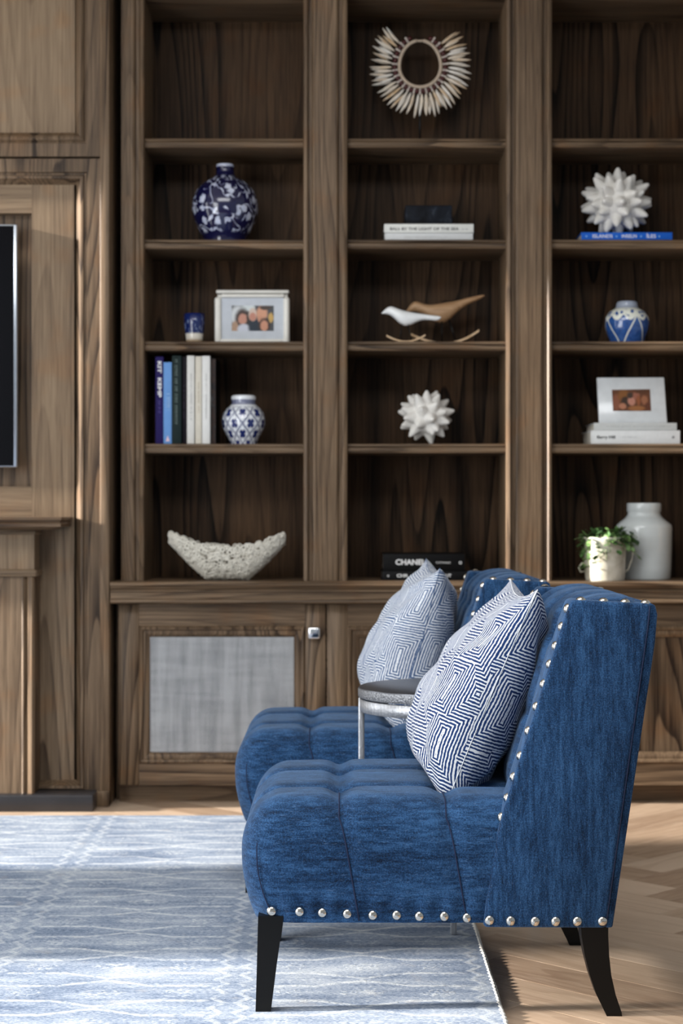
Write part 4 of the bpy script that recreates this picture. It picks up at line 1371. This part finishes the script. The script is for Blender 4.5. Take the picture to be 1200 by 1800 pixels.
# acrylic block photograph leaning back on the white books
pz0 = q = stack_z(S4, 742, 779.5, BK)
pf2 = thing('photo_block', 'white mounted brown photograph leaning on the white books', 'picture frame', (px(1112, 6.52), 6.52, pz0))
Y0, Y1 = 6.495, 6.545
def lean(x, y, off=0.0):
    t = (742 - y) / (742 - 659.0)
    Yd = Y0 + (Y1 - Y0) * t
    return (px(x, Yd) , Yd + off, pz0 + (742 - y) * 6.52 / FPX)
cr = [(1052.5, 742), (1172.5, 742), (1167, 659.5), (1048.5, 660)]
fr_ = [lean(*c) for c in cr]; bk_ = [lean(c[0], c[1], .012) for c in cr]
bm = bmesh.new()
A = [bm.verts.new(p) for p in fr_]; B = [bm.verts.new(p) for p in bk_]
bm.faces.new(A); bm.faces.new(B[::-1])
for i in range(4): bm.faces.new([A[i], B[i], B[(i + 1) % 4], A[(i + 1) % 4]])
bmesh.ops.recalc_face_normals(bm, faces=bm.faces[:])
bmesh.ops.bevel(bm, geom=bm.edges[:], offset=.003, segments=2, affect='EDGES', profile=.5)
autosmooth(bm_emit('block', bm, plain('white_acrylic', srgb(212, 216, 218), .2, coat=.4), pf2), 50)
quad('photograph', [lean(1077, 720, -.0005), lean(1144, 720, -.0005), lean(1142, 681, -.0005), lean(1075, 682, -.0005)], WARM, pf2)
tube('easel_leg', [(px(1110, 6.56), Y1 + .008, pz0 + .11), (px(1110, 6.56), Y1 + .06, pz0 + .003)], .003, M_FRAME, pf2, sides=6)

# --- spiky ornaments
def urchin(name, c, R, A_, nsp, width, seed, label, squash=1.0, power=1.6):
    bm = bmesh.new()
    bmesh.ops.create_icosphere(bm, subdivisions=6, radius=1.0)
    P = np.array([v.co[:] for v in bm.verts]); P /= np.linalg.norm(P, axis=1)[:, None]
    rng = np.random.RandomState(seed)
    D = []
    ga = math.pi * (3 - math.sqrt(5))
    for k in range(nsp):
        z = 1 - 2 * (k + .5) / nsp
        r = math.sqrt(1 - z * z)
        d = np.array([r * math.cos(ga * k), r * math.sin(ga * k), z]) + rng.normal(0, .09, 3)
        D.append(d / np.linalg.norm(d))
    D = np.array(D)
    amp = rng.uniform(.8, 1.15, nsp)
    ang = np.arccos(np.clip(P @ D.T, -1, 1))
    f = np.clip(1 - ang / width, 0, 1) ** power
    f = np.minimum(f * 1.22, 1.0)                       # blunt tips
    rad = R + A_ * (f * amp[None, :]).max(axis=1)
    Q = P * rad[:, None]
    Q[:, 2] *= squash
    zmin = Q[:, 2].min()
    for v, p in zip(bm.verts, Q):
        v.co = (c[0] + p[0], c[1] + p[1], c[2] + p[2] - zmin)
    o = bm_emit(name, bm, M_URCHIN, None, True)
    tag(o, label, 'ornament', 'white spiky shelf ornaments')
    return o
k_ = OY / FPX
urchin('spiky_ornament', (ox(1085), OY + .02, stack_z(S2, 407, 421.5, BK)), 43.5 * k_, 21 * k_, 56, .27, 4, 'larger white spiky urchin ornament sitting on the blue book', .93, 1.25)
urchin('spiky_ornament', (ox(749), OY, S4), 33 * k_, 17 * k_, 40, .42, 11, 'smaller white spiky urchin ornament alone in the middle bay', .97, 1.9)

# --- shell collar on its stand
NY = 6.56
nk = NY / FPX
nc = np.array([px(738, NY), NY, pz(133, NY)])
sn = thing('shell_necklace', 'cream shell collar necklace with dark red beads, hung on the top middle shelf', 'necklace', (px(738, NY), NY, pz(203, NY)))
sd = thing('necklace_stand', 'thin dark metal stand under the shell collar necklace', 'stand', (px(738, NY), NY + .02, S1))
def ring_pt(a, grow=0.0):
    """a: angle from straight down, clockwise positive; egg-shaped neck opening, pointed at the top"""
    s_, c_ = math.sin(a), math.cos(a)
    rz = 46 if c_ < 0 else 36
    x = (36.5 + grow) * s_
    z = -(rz + grow) * c_ + 16
    return np.array([nc[0] + x * nk, nc[1], nc[2] + z * nk])
M_CORDN = plain('beige_wrapped_cord', srgb(186, 168, 148), .8, scale=200, var=.12)
angs = np.linspace(-math.pi * .95, math.pi * .95, 60)
tube('cord', [ring_pt(a) for a in angs], .0062, M_CORDN, sn, sides=8)
tube('cord_tie', [ring_pt(angs[-1]), nc + np.array([3 * nk, 0, 61 * nk]), nc + np.array([-3 * nk, 0, 61 * nk]), ring_pt(angs[0])], .004, M_CORDN, sn, sides=6)
M_BEADR = plain('dark_red_bead', srgb(66, 18, 18), .3)
M_BEADW = plain('pale_bead', srgb(206, 196, 186), .3)
def shell_mat():
    a = NT('striped_cream_shell')
    x, y, z = a.xyz(a.coord())
    n_ = a.noise(a.mapping(a.coord(), scale=(1, 1, .4)), 70, 2)
    col = a.ramp(a.math('ADD', a.math('MULTIPLY', n_, .6), a.math('MULTIPLY', a.rand(), .45)),
                 [(.30, srgb(226, 221, 212)), (.62, srgb(220, 206, 186)), (.78, srgb(198, 162, 114)), (.92, srgb(160, 126, 100))])
    return a.fin(col, .35)
M_SHELL = shell_mat()
def spindle(name, prof, mat, S=8, flat=.7):
    vs, fs = [], []
    for r, z in prof:
        for k in range(S):
            a = 2 * math.pi * k / S
            vs.append((r * math.cos(a), r * math.sin(a) * flat, z))
    n_ = len(prof)
    for i in range(n_ - 1):
        for k in range(S):
            l = (k + 1) % S
            fs.append((i * S + k, i * S + l, (i + 1) * S + l, (i + 1) * S + k))
    fs += [tuple(range(S))[::-1], tuple((n_ - 1) * S + k for k in range(S))]
    me = bpy.data.meshes.new(name); me.from_pydata(vs, [], fs)
    me.polygons.foreach_set('use_smooth', [True] * len(me.polygons)); me.materials.append(mat)
    return me
SHM = spindle('shell', [(.0020, 0), (.0066, .010), (.0088, .024), (.0084, .040), (.0060, .056), (.0024, .069), (.0006, .074)], M_SHELL)
BRM = spindle('bead', [(.002, -.0075), (.0065, -.004), (.0072, 0), (.0065, .004), (.002, .0075)], M_BEADR, 8, 1)
BWM = spindle('bead', [(.001, -.004), (.0038, -.002), (.0042, 0), (.0038, .002), (.001, .004)], M_BEADW, 8, 1)
def put(name, me, parent, p, d=None, sc=1.0):
    o = bpy.data.objects.new(name, me); COL.objects.link(o); o.parent = parent
    o.location = Vector(p) - W[parent.name].translation
    if d is not None: o.rotation_euler = Vector(d).to_track_quat('Z', 'Y').to_euler()
    o.scale = (sc, sc, sc) if not isinstance(sc, tuple) else sc
    return o
rng = random.Random(12)
for i in range(24):
    a = -math.pi * .90 + 2 * math.pi * .90 * (i + .5) / 24
    p = ring_pt(a, 8.0)
    put('bead', BRM, sn, p + np.array([0, -.003, 0]), (math.cos(a), 0, math.sin(a)), 1.2)
    a2 = a + 2 * math.pi * .90 / 48
    if i < 23:
        for gr in (5.0, 9.0, 12.0):
            put('bead', BWM, sn, ring_pt(a2, gr) + np.array([0, -.004, 0]))
for layer, (n_, g0, yy_, tl) in enumerate(((42, 14.0, .004, .30), (36, 13.0, -.008, .12))):
    for i in range(n_):
        a = -math.pi * .755 + 2 * math.pi * .755 * (i + .5) / n_ + rng.uniform(-.02, .02)
        p = ring_pt(a, g0 + (6 if layer == 0 else 0)) + np.array([0, yy_, 0])
        rot = a + rng.uniform(-.10, .10) - tl * .8
        d = Vector((math.sin(rot), rng.uniform(-.12, .05), -math.cos(rot)))
        put('shell', SHM, sn, p, d, rng.uniform(.78, .95) if layer else rng.uniform(.85, 1.0))
tube('stand_pole', [(nc[0], NY + .016, S1 + .004), (nc[0], NY + .016, pz(170, NY))], .0035, M_WIRE, sd, sides=8)
tube('stand_arm', [(nc[0] - .05, NY + .014, pz(160, NY)), (nc[0], NY + .016, pz(172, NY)), (nc[0] + .05, NY + .014, pz(160, NY))], .003, M_WIRE, sd, sides=6)
box('stand_base', nc[0] - .035, nc[0] + .075, NY - .03, NY + .06, S1, S1 + .008, M_WIRE, sd, bevel=.002)

# --- two rocking birds
def loft(name, rows, Y, mat, parent, S=20):
    """rows: (photo x, photo y centre, half height px, half depth m)"""
    vs, fs = [], []
    k = Y / FPX
    for (x, y, h_, dp) in rows:
        for j in range(S):
            a = 2 * math.pi * j / S
            vs.append((px(x, Y), Y + dp * math.cos(a), pz(y, Y) + h_ * k * math.sin(a)))
    n_ = len(rows)
    for i in range(n_ - 1):
        for j in range(S):
            l = (j + 1) % S
            fs.append((i * S + j, i * S + l, (i + 1) * S + l, (i + 1) * S + j))
    fs += [tuple(range(S)), tuple((n_ - 1) * S + j for j in range(S))[::-1]]
    o = emit(name, vs, fs, mat, parent)
    return autosmooth(o, 60)
def interp_rows(rows, n_=44):
    r = np.array(rows, float)
    t = np.linspace(0, len(r) - 1, n_)
    out = np.stack([np.interp(t, np.arange(len(r)), r[:, c]) for c in range(4)], 1)
    for _ in range(3):
        out[1:-1] = (out[:-2] + 2 * out[1:-1] + out[2:]) / 4
    return [tuple(x) for x in out]
def rocker(name, pts, Y, w, th, mat, parent):
    vs, fs = [], []
    n_ = len(pts)
    for i, (x, y) in enumerate(pts):
        X, Z = px(x, Y), pz(y, Y)
        for (dy, dz) in ((-w, 0), (w, 0), (w, th), (-w, th)):
            vs.append((X, Y + dy, Z + dz))
    for i in range(n_ - 1):
        for k in range(4):
            l = (k + 1) % 4
            fs.append((i * 4 + k, i * 4 + l, (i + 1) * 4 + l, (i + 1) * 4 + k))
    fs += [(3, 2, 1, 0), tuple((n_ - 1) * 4 + k for k in range(4))]
    return emit(name, vs, fs, mat, parent)
def arc(x0, x1, ymid, yl, yr, n_=17):
    out = []
    for i in range(n_):
        t = -1 + 2 * i / (n_ - 1)
        y = ymid - (yl if t < 0 else yr) * abs(t) ** 1.9
        out.append((x0 + (x1 - x0) * (t + 1) / 2, y))
    return out
BY = 6.475
bz_base = lambda Y: 900 + (CAM_H - S3) * FPX / Y       # photo row of the shelf top at depth Y
bw = thing('rocking_bird', 'small white bird figurine on a pale wooden rocker', 'figurine', (px(712, BY), BY, S3), 'bird figurines on rockers')
loft('body', interp_rows([(670.5, 551, .8, .0015), (673, 549.5, 2.2, .004), (679, 546.5, 5.5, .010), (686, 546, 8, .014), (694, 550.5, 10, .018), (702, 556, 12.5, .021), (711, 560, 13.5, .022), (722, 560, 11.5, .019), (733, 558, 7.5, .015), (743, 557, 5.2, .012), (755, 558.2, 4.5, .010), (766, 559.5, 4.4, .008), (772, 559, 3.2, .006), (774.5, 558, 1.2, .003)], 48), BY, M_WHITE_GLOSS, bw)
yb_ = bz_base(BY)
rocker('rocker', arc(679, 747, yb_ - .2, 10.5, 11.5), BY, .016, .0055, M_ROCKER, bw)
for x0, x1 in ((706, 702), (717, 723)):
    for dy in (-.009, .009):
        tube('leg', [(px(x0, BY), BY + dy, pz(570, BY)), (px(x1, BY), BY + dy, S3 + .006)], .0014, M_WIRE, bw, sides=6)
BY2 = 6.575
bo = thing('rocking_bird', 'larger brown wooden bird figurine on rockers behind the white bird', 'figurine', (px(775, BY2), BY2, S3), 'bird figurines on rockers')
loft('body', interp_rows([(712.5, 548, .8, .002), (716, 546, 2.5, .006), (721, 541.5, 7, .013), (729, 538, 9.2, .018), (738, 541, 9.5, .021), (748, 546, 10.5, .025), (760, 549.5, 14, .028), (772, 551, 17.5, .030), (784, 549, 17.5, .028), (795, 543.5, 13.5, .024), (807, 536.5, 9, .019), (820, 530, 6.3, .015), (834, 525.5, 5, .012), (845, 522, 3.5, .009), (851, 519.5, 1.2, .004)], 52), BY2, M_BIRD_WOOD, bo)
yb2 = bz_base(BY2)
rocker('rocker', arc(722, 841, yb2 - .2, 16, 23), BY2, .024, .0085, M_ROCKER, bo)
for x0, x1 in ((776, 776.5), (789, 801)):
    for dy in (-.013, .013):
        X1 = px(x1, BY2)
        tt_ = abs(-1 + 2 * (x1 - 722) / 119.0)
        tube('leg', [(px(x0, BY2), BY2 + dy, pz(562, BY2)), (X1, BY2 + dy, S3 + .008 + 20 * tt_ ** 1.9 * BY2 / FPX)], .002, M_WIRE, bo, sides=6)

# --- open coral bowl
QY = 6.42
qk = QY / FPX
rng = random.Random(5)
def bowl_pt(u, v):
    """u along the boat -1..1, v across from rim to rim -1..1"""
    hl = 105 * qk
    rim = (55 + 27 * abs(u) ** 2.2) * qk
    keel = 66 * qk * max(0.0, abs(u) - .34) ** 1.2 / (.66 ** 1.2)
    keel = min(keel, rim - .001)
    beam = .085 * (1 - abs(u) ** 2.2) ** .55 + .004
    t = abs(v)
    z = keel + (rim - keel) * t ** 2.1
    y_ = beam * math.sin(v * math.pi / 2 * .96)
    return Vector((px(398.5, QY) + hl * u * (1 + .0 * t), QY + .05 + y_, CT + z))
vs, fs = [], []
def torus(c, n_, R_, r_, S=10, T=6):
    z = n_.normalized()
    x = z.orthogonal().normalized(); y_ = z.cross(x)
    k = len(vs)
    for i in range(S):
        a = 2 * math.pi * i / S
        d = x * math.cos(a) + y_ * math.sin(a)
        for j in range(T):
            b_ = 2 * math.pi * j / T
            vs.append(c + d * (R_ + r_ * math.cos(b_)) + z * (r_ * math.sin(b_)))
    for i in range(S):
        for j in range(T):
            fs.append((k + i * T + j, k + ((i + 1) % S) * T + j, k + ((i + 1) % S) * T + (j + 1) % T, k + i * T + (j + 1) % T))
NU, NV = 40, 19
for i in range(NU):
    for j in range(NV):
        u = -.97 + 1.94 * (i + (.5 if j % 2 else 0)) / NU
        v = max(-1, min(1, -1 + 2 * j / (NV - 1) + rng.uniform(-.05, .05)))
        u = max(-.98, min(.98, u + rng.uniform(-.015, .015)))
        p = bowl_pt(u, v)
        du = bowl_pt(min(.99, u + .02), v) - bowl_pt(max(-.99, u - .02), v)
        dv = bowl_pt(u, min(1, v + .04)) - bowl_pt(u, max(-1, v - .04))
        nn = du.cross(dv)
        if nn.length < 1e-9: nn = Vector((0, -1, 0))
        nn.normalize()
        nn = (nn + Vector((rng.uniform(-.25, .25), rng.uniform(-.25, .25), rng.uniform(-.25, .25)))).normalized()
        R_ = rng.uniform(.0056, .0084)
        torus(p + Vector((0, 0, rng.uniform(-.002, .002) + .007)), nn, R_, rng.uniform(.0024, .0031))
cbw = emit('coral_bowl', vs, fs, M_CORAL, None, True)
tag(cbw, 'white openwork coral-like crescent bowl on the counter', 'bowl')

# --- pot plant
PYY = 6.45
pk_ = PYY / FPX
pp = thing('potted_plant', 'trailing green plant in a cream enamel pot with wire handles', 'plant', (px(1063, PYY), PYY, CT))
a_ = NT('aged_cream_enamel')
M_ENAMEL = a_.fin(a_.ramp(a_.noise(a_.coord(), 14, 4, .6), [(.35, srgb(176, 170, 150)), (.6, srgb(216, 212, 198))]), .28)
pc = (px(1063, PYY), PYY, CT)
lathe('pot', [(0, 0), (33.5 * pk_, 0), (34.3 * pk_, .003), (34.2 * pk_, .008), (35.0 * pk_, .010), (37.2 * pk_, 72 * pk_), (38.6 * pk_, 74 * pk_), (38.2 * pk_, 76 * pk_), (36 * pk_, 75 * pk_), (35.5 * pk_, 66 * pk_), (0, 66 * pk_)], pc, M_ENAMEL, pp, 40)
lathe('soil', [(0, 67 * pk_), (35.5 * pk_, 66.5 * pk_)], pc, plain('potting_soil', srgb(40, 30, 22), .95), pp, 24)
def pot_row(y): return CT + (1022 - y) * pk_
tube('handle', [(px(1030, PYY), PYY, pot_row(992)), (px(1022, PYY), PYY, pot_row(992)), (px(1017, PYY), PYY, pot_row(1000)), (px(1020, PYY), PYY, pot_row(1007)), (px(1029, PYY), PYY, pot_row(1006))], .0028, M_ENAMEL, pp, sides=8)
tube('handle', [(px(1096, PYY), PYY, pot_row(1008)), (px(1103, PYY), PYY, pot_row(1004)), (px(1110, PYY), PYY, pot_row(985)), (px(1112, PYY), PYY, pot_row(972)), (px(1108, PYY), PYY, pot_row(968))], .0028, M_ENAMEL, pp, sides=8)
def leaf_mat():
    a = NT('small_green_leaf')
    col = a.ramp(a.math('ADD', a.math('MULTIPLY', a.rand(), .8), a.math('MULTIPLY', a.noise(a.coord(), 60, 2), .2)),
                 [(.1, srgb(36, 58, 32)), (.5, srgb(72, 108, 56)), (.9, srgb(128, 160, 96))])
    a.p.inputs['Subsurface Weight'].default_value = 0.0
    return a.fin(col, .5)
M_LEAF = leaf_mat()
def leaf_mesh():
    vs = [(0, 0, 0)]
    L_ = .026
    rows = [(.15, .35), (.4, .5), (.7, .42), (.92, .18)]
    for t, w in rows:
        vs += [(-w * L_ * .82, t * L_, .0022 - .0012 * t), (0, t * L_, -.0004), (w * L_ * .82, t * L_, .0022 - .0012 * t)]
    vs.append((0, L_, -.0012))
    fs = [(0, 2, 1), (0, 3, 2)]
    for i in range(3):
        a = 1 + i * 3
        fs += [(a, a + 1, a + 4, a + 3), (a + 1, a + 2, a + 5, a + 4)]
    a = 10
    fs += [(a, a + 1, 13), (a + 1, a + 2, 13)]
    top = [(x, y, z + .0005) for x, y, z in vs]
    n_ = len(vs)
    me = bpy.data.meshes.new('leaf')
    me.from_pydata(vs + top, [], [f[::-1] for f in fs] + [tuple(i + n_ for i in f) for f in fs])
    me.polygons.foreach_set('use_smooth', [True] * len(me.polygons))
    me.materials.append(M_LEAF)
    return me
LM = leaf_mesh()
M_STEM = plain('green_stem', srgb(96, 116, 66), .6)
rng = random.Random(77)
nl = 0
stems = []
for i in range(34):
    a = rng.uniform(0, 2 * math.pi)
    base_r = rng.uniform(.1, .9) * 33 * pk_
    p0 = Vector((pc[0] + base_r * math.cos(a), pc[1] + base_r * math.sin(a), CT + 67 * pk_))
    out = rng.uniform(.012, .034)
    droop = rng.uniform(.0, .05)
    up_ = rng.uniform(.012, .034)
    stems.append((p0, Vector((math.cos(a), math.sin(a) * .8, 0)), out, up_, droop))
def photo_stem(pts):
    P_ = [Vector((px(x, PYY + dy), PYY + dy, CT + (1022 - y) * pk_)) for x, y, dy in pts]
    return P_
paths = []
for p0, d, out, up_, droop in stems:
    pth = []
    for k in range(7):
        t = k / 6
        pth.append(p0 + d * (out * 2.2 * t) + Vector((0, 0, up_ * math.sin(t * math.pi * .75) * 1.3 - droop * t * t * 1.6)))
    paths.append(pth)
paths.append(photo_stem([(1080, 950, -.03), (1096, 958, -.045), (1108, 968, -.05), (1120, 978, -.05), (1128, 986, -.05)]))
paths.append(photo_stem([(1076, 945, -.02), (1094, 948, -.04), (1106, 952, -.04), (1116, 956, -.04), (1122, 962, -.04)]))
paths.append(photo_stem([(1040, 950, -.03), (1034, 962, -.078), (1036, 975, -.082), (1046, 988, -.084), (1050, 993, -.084)]))
paths.append(photo_stem([(1046, 950, -.03), (1050, 962, -.085), (1054, 972, -.088), (1056, 982, -.088)]))
paths.append(photo_stem([(1036, 948, -.01), (1026, 962, -.03), (1024, 980, -.03), (1026, 998, -.03), (1030, 1004, -.03)]))
paths.append(photo_stem([(1040, 950, -.03), (1033, 970, -.080), (1034, 990, -.080), (1039, 1001, -.080)]))
def put_leaf(p, d, sc_):
    o = bpy.data.objects.new('leaf', LM); COL.objects.link(o); o.parent = pp
    o.location = Vector(p) - W[pp.name].translation
    o.rotation_euler = Vector(d).to_track_quat('Y', 'Z').to_euler()
    o.scale = (sc_, sc_, sc_)
for i in range(150):
    th, ph_ = rng.uniform(-math.pi * .98, .25 * math.pi), rng.uniform(-.25, 1.2)
    if rng.random() < .35: th = rng.uniform(-math.pi, math.pi)
    rr_ = rng.uniform(.78, 1.05)
    dv = Vector((math.cos(th) * math.cos(ph_), math.sin(th) * math.cos(ph_), math.sin(ph_)))
    p = Vector((pc[0] + 4 * pk_ + dv.x * 43 * pk_ * rr_, pc[1] + dv.y * 42 * pk_ * rr_, CT + 66 * pk_ + dv.z * (25 if ph_ > 0 else 60) * pk_ * rr_))
    dd = Vector((dv.x + rng.uniform(-.7, .7), dv.y + rng.uniform(-.7, .7), rng.uniform(-.7, .7)))
    put_leaf(p, dd, rng.uniform(.65, 1.05)); nl += 1
for pth in paths[::-1]:
    tube('stem', pth, .0011, M_STEM, pp, sides=5)
    n_ = len(pth)
    for k in range(1, n_):
        for r_ in range((2 if len(pth) < 7 else k % 2) if nl < 300 else 0):
            f = rng.random()
            p = pth[k - 1].lerp(pth[k], f)
            d = Vector((rng.uniform(-1, 1), rng.uniform(-1, .5), rng.uniform(-.3, .9))).normalized()
            o = bpy.data.objects.new('leaf', LM); COL.objects.link(o); o.parent = pp
            o.location = p - W[pp.name].translation
            o.rotation_euler = d.to_track_quat('Y', 'Z').to_euler()
            sc_ = rng.uniform(.65, 1.1)
            o.scale = (sc_, sc_, sc_)
            nl += 1
